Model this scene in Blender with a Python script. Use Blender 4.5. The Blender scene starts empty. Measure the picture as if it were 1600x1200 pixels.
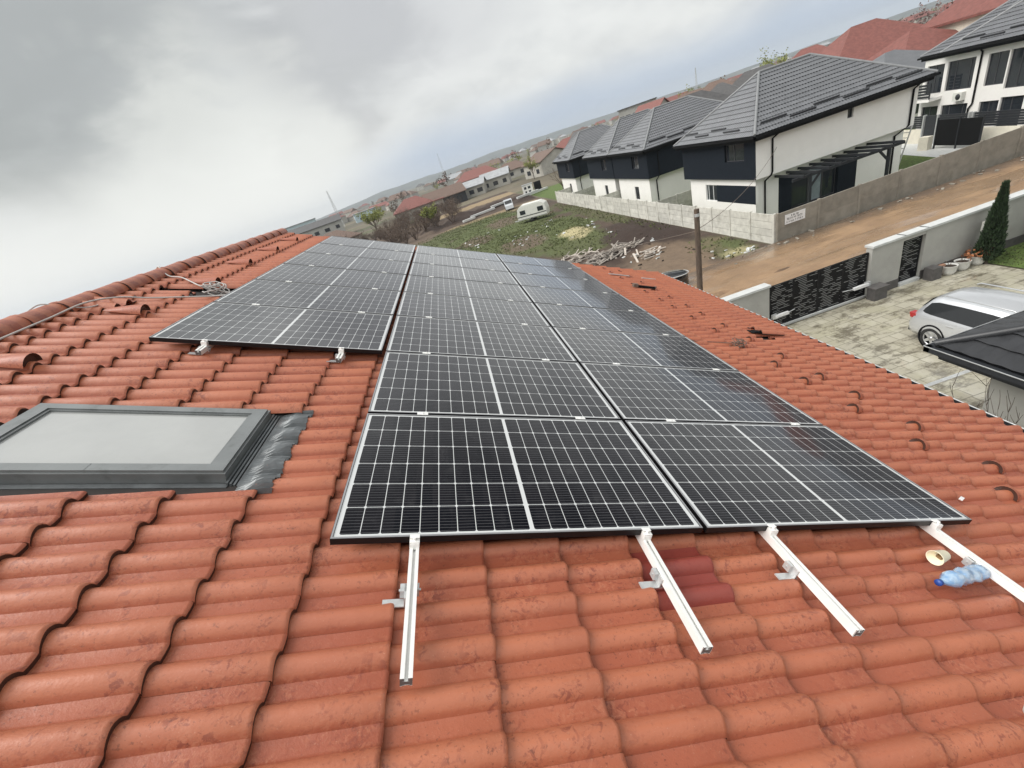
import bpy, math, random
from mathutils import Matrix, Vector, noise as mnoise
R = random.Random(7)
rad = math.radians
SC = bpy.context.scene
COL = SC.collection

# ------------------------------------------------------------------ camera
T = rad(24.484)                       # pitch of the tiled roof
ZR = 8.0815                           # height of the roof origin above the ground
cam_d = bpy.data.cameras.new("camera")
cam = bpy.data.objects.new("camera", cam_d); COL.objects.link(cam)
r0 = Vector((0.9432522560599969, -0.15908111337774028, -0.29149026168897363))
r1 = Vector((-0.33204828183247487, -0.4428673409828155, -0.8328076236547832))
r2 = Vector((0.003400380015476434, 0.8823365104410614, -0.4705618415347172))
m = Matrix.Identity(4)
for i in range(3):
    m[i][0] = r0[i]; m[i][1] = -r1[i]; m[i][2] = -r2[i]
m[0][3], m[1][3], m[2][3] = 0.93566, -1.34831, 9.2
cam.matrix_world = m
cam_d.sensor_width = 36; cam_d.lens = 36 * 643.34 / 1600
cam_d.clip_start = 0.05; cam_d.clip_end = 9000
SC.camera = cam

# ------------------------------------------------------------------ node helper
class N:
    def __init__(s, tree): s.t = tree; s.n = tree.nodes; s.l = tree.links
    def new(s, typ, **kw):
        x = s.n.new(typ)
        for k, v in kw.items(): setattr(x, k, v)
        return x
    def put(s, sock, v):
        if isinstance(v, bpy.types.NodeSocket): s.l.new(v, sock)
        elif v is not None:
            if hasattr(sock.default_value, '__len__') and not isinstance(v, (int, float)):
                sock.default_value = tuple(v) if len(v) == len(sock.default_value) else tuple(v) + (1.0,)
            else: sock.default_value = v
    def m(s, op, a, b=None, c=None, clamp=False):
        x = s.new('ShaderNodeMath', operation=op, use_clamp=clamp)
        s.put(x.inputs[0], a); s.put(x.inputs[1], b); s.put(x.inputs[2], c)
        return x.outputs[0]
    def v(s, op, a, b=None):
        x = s.new('ShaderNodeVectorMath', operation=op)
        s.put(x.inputs[0], a); s.put(x.inputs[1], b)
        return x.outputs['Value'] if op in ('DOT_PRODUCT', 'LENGTH', 'DISTANCE') else x.outputs[0]
    def mix(s, f, a, b):
        x = s.new('ShaderNodeMix', data_type='RGBA')
        s.put(x.inputs[0], f); s.put(x.inputs[6], a); s.put(x.inputs[7], b)
        return x.outputs[2]
    def noise(s, vec, scale, detail=4, rough=.55, dist=0):
        x = s.new('ShaderNodeTexNoise'); s.put(x.inputs['Vector'], vec)
        x.inputs['Scale'].default_value = scale; x.inputs['Detail'].default_value = detail
        x.inputs['Roughness'].default_value = rough; x.inputs['Distortion'].default_value = dist
        return x.outputs['Fac']
    def ramp(s, f, a, b):
        x = s.new('ShaderNodeMapRange', interpolation_type='SMOOTHSTEP')
        s.put(x.inputs[0], f); s.put(x.inputs[1], a); s.put(x.inputs[2], b)
        return x.outputs[0]
    def scale(s, vec, sc):
        x = s.new('ShaderNodeMapping'); s.put(x.inputs['Vector'], vec); x.inputs['Scale'].default_value = sc
        return x.outputs[0]
    def bump(s, h, strength, dist=.01):
        x = s.new('ShaderNodeBump'); s.put(x.inputs['Height'], h)
        x.inputs['Strength'].default_value = strength; x.inputs['Distance'].default_value = dist
        return x.outputs[0]

# ------------------------------------------------------------------ sky and sun
world = bpy.data.worlds.new("World"); SC.world = world; world.use_nodes = True
w = N(world.node_tree); w.n.clear()
SUN_EL, SUN_AZ = rad(52), rad(-86)            # azimuth from +Y towards +X
sky = w.new('ShaderNodeTexSky', sky_type='NISHITA'); sky.sun_disc = False
sky.sun_elevation = SUN_EL; sky.sun_rotation = SUN_AZ
sky.air_density = 1.5; sky.dust_density = 3.0
d = w.new('ShaderNodeTexCoord').outputs['Generated']
sp = w.new('ShaderNodeSeparateXYZ'); w.l.new(d, sp.inputs[0])
z = w.m('MAXIMUM', sp.outputs[2], 0.0)
inv = w.m('DIVIDE', 1.0, w.m('ADD', z, 0.11))
pv = w.new('ShaderNodeCombineXYZ')
w.put(pv.inputs[0], w.m('MULTIPLY', sp.outputs[0], inv)); w.put(pv.inputs[1], w.m('MULTIPLY', sp.outputs[1], inv))
pv = pv.outputs[0]
n1 = w.noise(pv, 0.35, 5, .5, .3)
n2 = w.noise(w.scale(d, (1, 1, 2.2)), 2.6, 6, .52, .5)
n3 = w.noise(w.scale(d, (1, 1, 2.0)), 8.5, 6, .55, .35)
def lobe(vec, c0, c1):
    l = math.sqrt(sum(a * a for a in vec)); vec = tuple(a / l for a in vec)
    return w.ramp(w.m('ADD', w.v('DOT_PRODUCT', d, vec), w.m('ADD', w.m('MULTIPLY', w.m('SUBTRACT', n2, .5), .10), w.m('MULTIPLY', w.m('SUBTRACT', n3, .5), .035))), c0, c1)
base = w.mix(w.ramp(w.m('ADD', w.m('MULTIPLY', n1, .30), w.m('ADD', w.m('MULTIPLY', n2, .48), w.m('MULTIPLY', n3, .22))), .33, .58), (.37, .38, .385), (.52, .526, .515))
base = w.mix(w.m('MULTIPLY', lobe((-.53, .78, .345), .948, .988), .88), base, (.185, .195, .19))       # dark cloud, left
base = w.mix(w.m('MULTIPLY', lobe((-.40, .86, .33), .955, .99), .65), base, (.25, .26, .26))
base = w.mix(w.m('MULTIPLY', lobe((-.10, .96, .25), .976, .998), .62), base, (.235, .24, .25))        # smaller dark cloud
base = w.mix(w.m('MULTIPLY', lobe((.10, .95, .33), .97, .995), .45), base, (.32, .325, .34))
base = w.mix(w.m('MULTIPLY', lobe((-.36, .93, .10), .965, .995), .55), base, (.55, .556, .525))       # bright bank
# grey-blue rain band low over the horizon, mostly to the right
low = w.m('SUBTRACT', 1.0, w.ramp(w.m('ADD', sp.outputs[2], w.m('MULTIPLY', w.m('SUBTRACT', n2, .5), .07)), .03, .115))
side = w.ramp(sp.outputs[0], -.32, .02)
base = w.mix(w.m('MULTIPLY', w.m('MULTIPLY', low, side), .9), base, (.295, .35, .43))
base = w.mix(w.m('MULTIPLY', w.m('SUBTRACT', 1.0, w.ramp(sp.outputs[2], .06, .22)), w.m('MULTIPLY', w.m('SUBTRACT', 1.0, side), .8)), base, (.555, .56, .54))
vlow = w.m('SUBTRACT', 1.0, w.ramp(sp.outputs[2], -.005, .03))
base = w.mix(w.m('MULTIPLY', w.m('MULTIPLY', vlow, w.ramp(sp.outputs[0], .1, .6)), .5), base, (.42, .47, .50))
hi_z = w.ramp(sp.outputs[2], .34, .52)                        # unseen sky, shaped for panel reflections: brightened to the left, darkened ahead and right
gain = w.m('ADD', 1.27, w.m('MULTIPLY', hi_z, w.m('SUBTRACT', .85, w.m('MULTIPLY', w.m('MULTIPLY', w.ramp(sp.outputs[0], -.05, .40), w.ramp(sp.outputs[1], -.30, .20)), 1.74))))
base = w.v('SCALE', base); w.put(base.node.inputs['Scale'], gain)
bg1 = w.new('ShaderNodeBackground'); w.l.new(sky.outputs[0], bg1.inputs[0]); bg1.inputs[1].default_value = 0.08
bg2 = w.new('ShaderNodeBackground'); w.l.new(base, bg2.inputs[0]); bg2.inputs[1].default_value = 1.0
ms = w.new('ShaderNodeMixShader'); ms.inputs[0].default_value = 0.94
w.l.new(bg1.outputs[0], ms.inputs[1]); w.l.new(bg2.outputs[0], ms.inputs[2])
wo = w.new('ShaderNodeOutputWorld'); w.l.new(ms.outputs[0], wo.inputs[0])

sd = bpy.data.lights.new("sun", 'SUN'); sd.energy = 2.3; sd.angle = rad(40); sd.color = (1, .965, .92)
sun = bpy.data.objects.new("sun", sd); COL.objects.link(sun)
sv = Vector((math.sin(SUN_AZ) * math.cos(SUN_EL), math.cos(SUN_AZ) * math.cos(SUN_EL), math.sin(SUN_EL)))
sun.rotation_euler = sv.to_track_quat('Z', 'Y').to_euler(); sun.location = (0, 0, 40)

SC.view_settings.view_transform = 'Standard'; SC.view_settings.look = 'None'
SC.view_settings.exposure = 0.5; SC.view_settings.gamma = 1.0
SC.render.engine = 'CYCLES'
SC.cycles.use_denoising = True
SC.cycles.max_bounces = 6; SC.cycles.diffuse_bounces = 3; SC.cycles.glossy_bounces = 3; SC.cycles.volume_bounces = 0

# ------------------------------------------------------------------ mesh helper
class MB:
    def __init__(s): s.v = []; s.f = []; s.mi = []; s.tint = []; s.sm = []
    def add(s, vs, fs, mi=0, tint=0.5, sm=False):
        o = len(s.v); s.v += [tuple(p) for p in vs]
        for f in fs:
            s.f.append(tuple(i + o for i in f)); s.mi.append(mi); s.tint.append(tint); s.sm.append(sm)
        return s
    def box(s, x0, x1, y0, y1, z0, z1, mi=0, tint=.5):
        v = [(x, y, z) for x in (x0, x1) for y in (y0, y1) for z in (z0, z1)]
        return s.add(v, [(0, 1, 3, 2), (4, 6, 7, 5), (0, 4, 5, 1), (2, 3, 7, 6), (0, 2, 6, 4), (1, 5, 7, 3)], mi, tint)
    def obox(s, c, ax, ay, az, mi=0, tint=.5):
        c, ax, ay, az = map(Vector, (c, ax, ay, az))
        v = [c + ax * i + ay * j + az * k for i in (-1, 1) for j in (-1, 1) for k in (-1, 1)]
        return s.add(v, [(0, 1, 3, 2), (4, 6, 7, 5), (0, 4, 5, 1), (2, 3, 7, 6), (0, 2, 6, 4), (1, 5, 7, 3)], mi, tint)
    def beam(s, a, b, wd, th, mi=0, tint=.5, up=(0, 0, 1)):
        a, b = Vector(a), Vector(b); dd = b - a; upv = Vector(up)
        if abs(dd.normalized().dot(upv)) > .98: upv = Vector((1, 0, 0))
        sx = dd.cross(upv).normalized(); uz = sx.cross(dd).normalized()
        return s.obox((a + b) / 2, dd / 2, sx * wd / 2, uz * th / 2, mi, tint)
    def poly(s, pts, mi=0, tint=.5): return s.add(pts, [tuple(range(len(pts)))], mi, tint)
    def prism(s, pts, vec, mi=0, tint=.5, sm=False):
        n = len(pts); vec = Vector(vec); v = [Vector(p) for p in pts]; v += [p + vec for p in v]
        s.add(v, [tuple(range(n)), tuple(range(2 * n - 1, n - 1, -1))], mi, tint)
        return s.add(v, [(i, i + n, (i + 1) % n + n, (i + 1) % n) for i in range(n)], mi, tint, sm)
    def tube(s, pts, r, n=8, mi=0, cap=True, tint=.5):
        pts = [Vector(p) for p in pts]; rr = r if isinstance(r, (list, tuple)) else [r] * len(pts)
        vs = []; pu = None
        for i, p in enumerate(pts):
            dd = (pts[min(i + 1, len(pts) - 1)] - pts[max(i - 1, 0)])
            if dd.length < 1e-9: dd = Vector((0, 0, 1))
            dd.normalize()
            if pu is None: pu = dd.cross(Vector((0.3, .2, 1)) if abs(dd.z) < .9 else Vector((1, 0, .1)))
            a = (pu - dd * pu.dot(dd)).normalized(); pu = a; b = dd.cross(a)
            vs += [p + (a * math.cos(2 * math.pi * k / n) + b * math.sin(2 * math.pi * k / n)) * rr[i] for k in range(n)]
        fs = [(i * n + k, i * n + (k + 1) % n, (i + 1) * n + (k + 1) % n, (i + 1) * n + k) for i in range(len(pts) - 1) for k in range(n)]
        s.add(vs, fs, mi, tint, True)
        if cap: s.add(vs[:n], [tuple(range(n))], mi, tint); s.add(vs[-n:], [tuple(range(n))], mi, tint)
        return s
    def lathe(s, prof, n=20, mi=0, mat=None, tint=.5):
        vs = []
        for r, zz in prof:
            for k in range(n):
                p = Vector((r * math.cos(2 * math.pi * k / n), r * math.sin(2 * math.pi * k / n), zz))
                vs.append(mat @ p if mat else p)
        fs = [(i * n + k, i * n + (k + 1) % n, (i + 1) * n + (k + 1) % n, (i + 1) * n + k) for i in range(len(prof) - 1) for k in range(n)]
        return s.add(vs, fs, mi, tint, True)
    def build(s, name, mats, parent=None, mat=None, loc=None):
        me = bpy.data.meshes.new(name); me.from_pydata(s.v, [], s.f)
        for x in (mats if isinstance(mats, (list, tuple)) else [mats]): me.materials.append(x)
        me.polygons.foreach_set('material_index', s.mi); me.polygons.foreach_set('use_smooth', s.sm)
        a = me.attributes.new('tint', 'FLOAT', 'FACE'); a.data.foreach_set('value', [float(t) for t in s.tint])
        me.update()
        o = bpy.data.objects.new(name, me); COL.objects.link(o)
        if parent: o.parent = parent
        if loc: o.location = loc
        if mat: o.matrix_world = mat
        return o

def tag(o, label=None, cat=None, group=None, kind=None):
    if label: o['label'] = label
    if cat: o['category'] = cat
    if group: o['group'] = group
    if kind: o['kind'] = kind
    return o
def thing(name, label, cat, loc=(0, 0, 0), rz=0, group=None, mat=None):
    o = bpy.data.objects.new(name, None); COL.objects.link(o); o.empty_display_size = .2
    if mat: o.matrix_world = mat
    else: o.location = loc; o.rotation_euler = (0, 0, rz)
    return tag(o, label, cat, group)
def dup(root, label=None, loc=None, rz=None, mat=None, group=None):
    c = root.copy(); COL.objects.link(c)
    if label: c['label'] = label
    if group: c['group'] = group
    if mat: c.matrix_world = mat
    if loc is not None: c.location = loc
    if rz is not None: c.rotation_euler = (0, 0, rz)
    for ch in [o for o in COL.objects if o.parent == root]:
        k = ch.copy(); COL.objects.link(k); k.parent = c
        for g in [o for o in COL.objects if o.parent == ch]:
            q = g.copy(); COL.objects.link(q); q.parent = k
    return c

# ------------------------------------------------------------------ materials
def mat(name, color, rough=.7, var=.12, vs=6.0, bump=0, bs=40, bd=.01, metal=0, spec=.5, tint=0, coat=0, dirt=None, streak=False):
    mt = bpy.data.materials.new(name); mt.use_nodes = True
    q = N(mt.node_tree); b = q.n['Principled BSDF']
    co = q.new('ShaderNodeTexCoord').outputs['Object']
    c = color
    if var:
        n = q.noise(q.scale(co, (1, 1, .25)) if streak else co, vs, 5, .6)
        lo = tuple(x * (1 - var) for x in color); hi = tuple(min(1, x * (1 + var)) for x in color)
        c = q.mix(q.ramp(n, .3, .7), lo, hi)
    if dirt:
        n = q.noise(co, dirt[1], 6, .65)
        c = q.mix(q.m('MULTIPLY', q.ramp(n, .5, .72), dirt[2]), c, dirt[0])
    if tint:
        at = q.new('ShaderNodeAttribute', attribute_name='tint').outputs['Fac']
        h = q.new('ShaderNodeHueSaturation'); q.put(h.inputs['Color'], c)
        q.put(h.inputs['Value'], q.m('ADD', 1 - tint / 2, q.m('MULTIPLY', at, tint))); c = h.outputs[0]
    q.put(b.inputs['Base Color'], c)
    b.inputs['Roughness'].default_value = rough; b.inputs['Metallic'].default_value = metal
    b.inputs['Specular IOR Level'].default_value = spec; b.inputs['Coat Weight'].default_value = coat
    if bump:
        q.put(b.inputs['Normal'], q.bump(q.noise(co, bs, 5, .6), bump, bd))
    return mt

def clay_mat():
    mt = bpy.data.materials.new("clay_tile"); mt.use_nodes = True
    q = N(mt.node_tree); b = q.n['Principled BSDF']
    co = q.new('ShaderNodeTexCoord').outputs['Object']
    at = q.new('ShaderNodeAttribute', attribute_name='tint').outputs['Fac']
    c = q.mix(q.m('MINIMUM', at, 1.0), (.35, .097, .050), (.44, .140, .070))
    yy = q.new('ShaderNodeSeparateXYZ'); q.l.new(co, yy.inputs[0])
    ph = q.m('FRACT', q.m('DIVIDE', q.m('ADD', yy.outputs[1], .1575 + 15.55), .1555))      # worn paler rolls, redder pans
    roll = q.ramp(q.m('ABSOLUTE', q.m('SUBTRACT', ph, .32)), .36, .16)
    c = q.mix(q.m('MULTIPLY', q.ramp(q.m('ADD', roll, q.m('MULTIPLY', q.m('SUBTRACT', q.noise(co, 16, 4, .6), .5), .9)), .25, .8), .62), c, (.52, .185, .092))
    big = q.noise(co, 1.3, 4, .6)
    c = q.mix(q.m('MULTIPLY', q.ramp(big, .42, .72), .35), c, (.33, .09, .05))
    # weathered film worn off in curly patches
    film = q.noise(co, 42, 5, .68, 1.2)
    patch = q.ramp(q.noise(co, 5.5, 4, .6), .40, .66)
    c = q.mix(q.m('MULTIPLY', q.m('MULTIPLY', q.ramp(film, .50, .58), patch), .75), c, (.47, .175, .095))
    c = q.mix(q.m('MULTIPLY', q.m('MULTIPLY', q.ramp(q.noise(co, 30, 5, .7, .8), .53, .60), patch), .65), c, (.20, .048, .030))
    # lichen and dirt specks
    sp1 = q.ramp(q.noise(co, 70, 3, .65), .60, .66)
    c = q.mix(q.m('MULTIPLY', sp1, q.m('MULTIPLY', q.ramp(q.noise(co, 3.2, 3), .36, .6), .50)), c, (.10, .034, .022))
    c = q.mix(q.m('MULTIPLY', q.ramp(q.noise(co, 150, 2, .6), .68, .73), .35), c, (.62, .36, .24))
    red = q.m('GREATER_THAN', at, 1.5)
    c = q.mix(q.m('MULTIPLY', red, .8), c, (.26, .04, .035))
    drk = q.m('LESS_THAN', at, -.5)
    c = q.mix(drk, c, (.060, .030, .022))  # shade painted into the colour of tile lips and hollow openings
    hs = q.new('ShaderNodeHueSaturation'); q.put(hs.inputs['Color'], c); hs.inputs['Value'].default_value = .86; hs.inputs['Saturation'].default_value = 1.0; hs.inputs['Hue'].default_value = .498; c = hs.outputs[0]
    q.put(b.inputs['Base Color'], c)
    q.put(b.inputs['Roughness'], q.m('ADD', .27, q.m('MULTIPLY', q.noise(co, 9, 4), .36)))
    b.inputs['Specular IOR Level'].default_value = .45
    h = q.m('ADD', q.m('MULTIPLY', q.noise(co, 120, 4, .7), .6), q.noise(co, 26, 3, .6))
    q.put(b.inputs['Normal'], q.bump(h, .32, .006))
    return mt

def cell_mat():
    mt = bpy.data.materials.new("solar_cells"); mt.use_nodes = True
    q = N(mt.node_tree); b = q.n['Principled BSDF']
    co = q.new('ShaderNodeTexCoord').outputs['Object']
    s = q.new('ShaderNodeSeparateXYZ'); q.l.new(co, s.inputs[0]); x, y = s.outputs[0], s.outputs[1]
    ax = q.m('ABSOLUTE', q.m('SUBTRACT', x, .8775))            # distance from the centre gap
    px, py = .0838, .1655
    fx = q.m('SUBTRACT', ax, .009); fy = q.m('SUBTRACT', y, .0225)
    cx = q.m('MULTIPLY', px, q.m('ABSOLUTE', q.m('SUBTRACT', q.m('FRACT', q.m('DIVIDE', fx, px)), .5)))
    cy = q.m('MULTIPLY', py, q.m('ABSOLUTE', q.m('SUBTRACT', q.m('FRACT', q.m('DIVIDE', fy, py)), .5)))
    ex = q.m('SUBTRACT', px / 2, cx); ey = q.m('SUBTRACT', py / 2, cy)   # distance to the cell border
    line = q.m('LESS_THAN', q.m('MINIMUM', q.m('MULTIPLY', ex, 1.0), ey), .0017)
    dia = q.m('LESS_THAN', q.m('ADD', ex, ey), .0095)
    gap = q.m('LESS_THAN', fx, .0015)
    out = q.m('ADD', q.m('GREATER_THAN', ax, .009 + 10 * px - .001), q.m('GREATER_THAN', q.m('ABSOLUTE', q.m('SUBTRACT', y, .519)), 3 * py - .001))
    white = q.m('ADD', q.m('ADD', line, dia), q.m('ADD', gap, out), clamp=True)
    bus = q.m('LESS_THAN', q.m('ABSOLUTE', q.m('SUBTRACT', q.m('FRACT', q.m('DIVIDE', fy, py / 9.0)), .5)), .045)
    oi = q.new('ShaderNodeObjectInfo').outputs['Random']
    cellid = q.new('ShaderNodeCombineXYZ'); q.put(cellid.inputs[0], q.m('FLOOR', q.m('DIVIDE', x, px))); q.put(cellid.inputs[1], q.m('FLOOR', q.m('DIVIDE', fy, py))); q.put(cellid.inputs[2], q.m('MULTIPLY', oi, 37))
    wn = q.new('ShaderNodeTexWhiteNoise'); q.l.new(cellid.outputs[0], wn.inputs[0])
    cell = q.mix(wn.outputs['Value'], (.005, .0052, .0075), (.011, .0105, .013))
    c = q.mix(q.m('MULTIPLY', bus, .8), cell, (.13, .13, .14))
    c = q.mix(white, c, (.56, .57, .57))
    # dried rain marks on the glass
    sm = q.ramp(q.noise(co, 7, 6, .7), .5, .8)
    c = q.mix(q.m('MULTIPLY', sm, .035), c, (.5, .5, .5))
    q.put(b.inputs['Base Color'], c)
    q.put(b.inputs['Roughness'], q.m('ADD', .13, q.m('MULTIPLY', q.noise(co, 4, 4), .12)))
    b.inputs['IOR'].default_value = 1.5; b.inputs['Specular IOR Level'].default_value = .04
    lw = q.new('ShaderNodeLayerWeight'); lw.inputs['Blend'].default_value = .5
    q.put(b.inputs['Coat Weight'], q.ramp(lw.outputs['Facing'], .22, .66)); b.inputs['Coat Roughness'].default_value = .06     # anti-reflective glass: little reflection until the view is shallow; b.inputs['Coat IOR'].default_value = 1.62
    return mt

M = {}
M['clay'] = clay_mat()
M['cells'] = cell_mat()
M['black_frame'] = mat("black_anodised", (.007, .007, .008), .4, .1, spec=.3)
M['lip'] = mat("sheen_lip", (.33, .33, .34), .35, .1, metal=.5)  # pale grey puts the sheen of the black frame's top edge into colour
M['alu'] = mat("aluminium", (.86, .855, .83), .38, .04, 9, metal=.25)
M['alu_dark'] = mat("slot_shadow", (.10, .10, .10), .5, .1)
M['steel'] = mat("galvanised", (.55, .56, .56), .4, .1, 30, metal=.5)
M['underlay'] = mat("roof_underlay", (.028, .022, .020), .9, .3)
M['wallw'] = mat("white_render", (.78, .765, .735), .85, .02, 1.5, .15, 90, .003, dirt=((.60, .58, .53), .7, .16))
M['wallw2'] = mat("warm_white_render", (.66, .62, .52), .85, .06, 2.5, .15, 90, .003, dirt=((.45, .42, .35), 1.0, .3))
M['walln'] = mat("navy_render", (.0085, .0125, .019), .85, .12, 4, .2, 120, .003, spec=.2)
M['wallg'] = mat("grey_render", (.36, .355, .33), .85, .07, 1.4, .2, 60, .004, dirt=((.2, .19, .17), .9, .35))
M['plinth'] = mat("dark_plinth", (.085, .080, .078), .6, .2, 5)
M['coping'] = mat("coping_stone", (.50, .51, .50), .5, .08, 5)
M['metal_roof'] = mat("grey_metal_tile", (.135, .139, .148), .33, .10, 2.0, tint=.30, spec=.6)
M['metal_roof2'] = mat("graphite_metal_tile", (.030, .031, .034), .36, .15, 3.0, .1, 200, .002, tint=.3)
M['cap'] = mat("grey_hip_cap", (.20, .205, .21), .35, .08)
M['black'] = mat("black_metal", (.006, .006, .0075), .45, .1, spec=.25)
M['blackm'] = mat("black_matt", (.006, .006, .0065), .85, .1, spec=.2)
M['anth'] = mat("anthracite", (.024, .026, .030), .5, .1, spec=.35)
M['glass'] = mat("window_glass", (.022, .026, .032), .06, 0, spec=.8)
M['glass_l'] = mat("curtained_glass", (.22, .26, .29), .12, .15, 2, spec=.7)
M['wframe'] = mat("window_frame", (.05, .05, .055), .4, 0)
M['wframew'] = mat("white_frame", (.62, .63, .62), .4, 0)
M['concrete'] = mat("precast_concrete", (.52, .51, .46), .88, .12, 2.2, .35, 45, .006, tint=.22, dirt=((.22, .21, .165), 1.6, .5))
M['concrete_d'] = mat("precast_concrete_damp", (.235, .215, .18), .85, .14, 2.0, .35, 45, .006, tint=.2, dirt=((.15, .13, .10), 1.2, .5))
M['redroof'] = mat("red_roof_tile", (.175, .062, .050), .65, .18, 3, .3, 8, .03)
M['brownroof'] = mat("brown_roof_tile", (.13, .085, .065), .7, .2, 3, .3, 8, .03)
M['greyroof'] = mat("pale_sheet_roof", (.30, .31, .32), .5, .15, 1)
M['darkroof'] = mat("dark_roof", (.07, .068, .068), .6, .2, 2)
M['bark'] = mat("bark", (.075, .058, .045), .9, .3, 12, .5, 30, .01)
M['barkl'] = mat("twig_brown", (.115, .082, .062), .9, .3, 9)
M['leafy'] = mat("spring_leaf", (.20, .22, .045), .7, .3, 2, tint=.5)
M['thuja'] = mat("thuja_green", (.022, .042, .016), .75, .4, 14, tint=.9)
M['grass'] = mat("grass_blade", (.085, .098, .032), .75, .35, .7, tint=.7)
M['lawn'] = mat("lawn_green", (.075, .115, .022), .9, .35, 5, .8, 60, .03, dirt=((.09, .075, .03), .8, .4))
M['wood'] = mat("weathered_wood", (.37, .33, .29), .85, .25, 6, .4, 60, .004, tint=.8)
M['pole'] = mat("pole_wood", (.095, .068, .050), .85, .3, 10, .5, 30, .01, streak=True)
M['paint'] = mat("silver_white_paint", (.60, .615, .635), .28, .01, metal=.5, spec=.6, coat=.5)
M['paintd'] = mat("silver_shadow_paint", (.42, .44, .455), .25, .03, coat=.6, metal=.3)
M['paintb'] = mat("black_paint", (.012, .013, .015), .15, 0, coat=.8)
M['carglass'] = mat("tinted_glass", (.006, .007, .008), .05, 0, spec=.8)
M['tyre'] = mat("tyre", (.018, .018, .018), .85, .2)
M['rim'] = mat("alloy_rim", (.55, .56, .57), .3, 0, metal=.7)
M['redlamp'] = mat("tail_lamp", (.35, .012, .015), .15, 0, coat=.6)
M['cream'] = mat("cream_paint", (.66, .66, .62), .45, .08, 2, dirt=((.36, .33, .27), 2, .4))
M['pot'] = mat("white_pot", (.66, .66, .63), .55, .06, 4, dirt=((.3, .28, .22), 5, .3))
M['dryleaf'] = mat("dry_leaf", (.33, .13, .055), .8, .4, 6, tint=.7)
M['soil'] = mat("soil", (.045, .033, .024), .95, .3, 6, .6, 20, .03)
M['brick'] = mat("brick", (.38, .21, .14), .85, .2, 9)
M['paper'] = mat("paper_cup", (.84, .77, .58), .7, .05)
M['tea'] = mat("coffee_rest", (.19, .11, .05), .5, .2)
M['cap_blue'] = mat("bottle_cap", (.012, .055, .26), .4, 0)
M['cable'] = mat("grey_cable", (.42, .40, .38), .55, .1)
M['cabled'] = mat("dark_cable", (.13, .10, .08), .6, .1)
M['frame_grey'] = mat("skylight_cladding", (.19, .20, .20), .36, .10, 5, metal=.3, dirt=((.06, .065, .06), 9, .4))
M['lead'] = mat("lead_flashing", (.15, .16, .165), .42, .2, 8, metal=.4)
M['skyglass'] = mat("skylight_glass", (.34, .345, .335), .10, .06, 2, spec=.8)
M['white_p'] = mat("white_plastic", (.7, .7, .7), .5, .05)
M['ac'] = mat("white_metal", (.62, .62, .58), .5, .05)
M['blueclad'] = mat("pale_blue_cladding", (.42, .52, .56), .5, .05)
M['wallfar'] = mat("far_house_render", (.40, .385, .345), .9, .15, .4)
M['hill'] = mat("hill_wood", (.075, .085, .075), .95, .35, .02)
M['pink'] = mat("blossom_twigs", (.22, .15, .14), .9, .25, 3)

def pet_mat():
    mt = bpy.data.materials.new("blue_pet"); mt.use_nodes = True
    q = N(mt.node_tree); b = q.n['Principled BSDF']
    co = q.new('ShaderNodeTexCoord').outputs['Object']
    q.put(b.inputs['Base Color'], q.mix(q.ramp(q.noise(co, 22, 4, .6), .35, .65), (.32, .55, .86), (.62, .80, .97)))
    b.inputs['Roughness'].default_value = .12; b.inputs['Transmission Weight'].default_value = .45
    b.inputs['IOR'].default_value = 1.3; b.inputs['Coat Weight'].default_value = .5
    q.put(b.inputs['Normal'], q.bump(q.noise(co, 28, 3, .6, .8), .5, .01))
    return mt
M['pet'] = pet_mat()

def paver_mat():
    mt = bpy.data.materials.new("stamped_paving"); mt.use_nodes = True
    q = N(mt.node_tree); b = q.n['Principled BSDF']
    co = q.new('ShaderNodeTexCoord').outputs['Object']
    br = q.new('ShaderNodeTexBrick'); q.put(br.inputs['Vector'], q.v('ADD', co, q.scale(q.new('ShaderNodeTexNoise').outputs['Color'], (.02, .02, 0))))
    br.inputs['Scale'].default_value = 1.0; br.inputs['Brick Width'].default_value = .62; br.inputs['Row Height'].default_value = .40
    br.inputs['Mortar Size'].default_value = .014; br.inputs['Color1'].default_value = (.43, .405, .325, 1); br.inputs['Color2'].default_value = (.35, .325, .255, 1)
    br.inputs['Mortar'].default_value = (.20, .185, .14, 1); br.offset = .5; br.squash = .6; br.squash_frequency = 3
    c = br.outputs['Color']
    c = q.mix(q.m('MULTIPLY', q.ramp(q.noise(co, .9, 6, .65), .45, .65), .6), c, (.37, .35, .25))
    c = q.mix(q.m('MULTIPLY', q.ramp(q.noise(q.scale(co, (1, 1.6, 1)), 1.1, 6, .72), .48, .62), .8), c, (.10, .085, .060))
    c = q.mix(q.m('MULTIPLY', q.ramp(q.noise(co, 9, 4, .7), .5, .75), .3), c, (.40, .38, .30))
    q.put(b.inputs['Base Color'], c)
    wet = q.ramp(q.noise(co, .38, 5, .65), .36, .56)
    q.put(b.inputs['Roughness'], q.m('SUBTRACT', .50, q.m('MULTIPLY', wet, .40)))
    q.put(b.inputs['Coat Weight'], wet); b.inputs['Coat Roughness'].default_value = .07; b.inputs['Coat IOR'].default_value = 1.45
    q.put(b.inputs['Normal'], q.bump(q.m('ADD', q.m('MULTIPLY', br.outputs['Fac'], -1.0), q.m('MULTIPLY', q.noise(co, 30, 4), .35)), .32, .010))
    return mt
M['paver'] = paver_mat()

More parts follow.
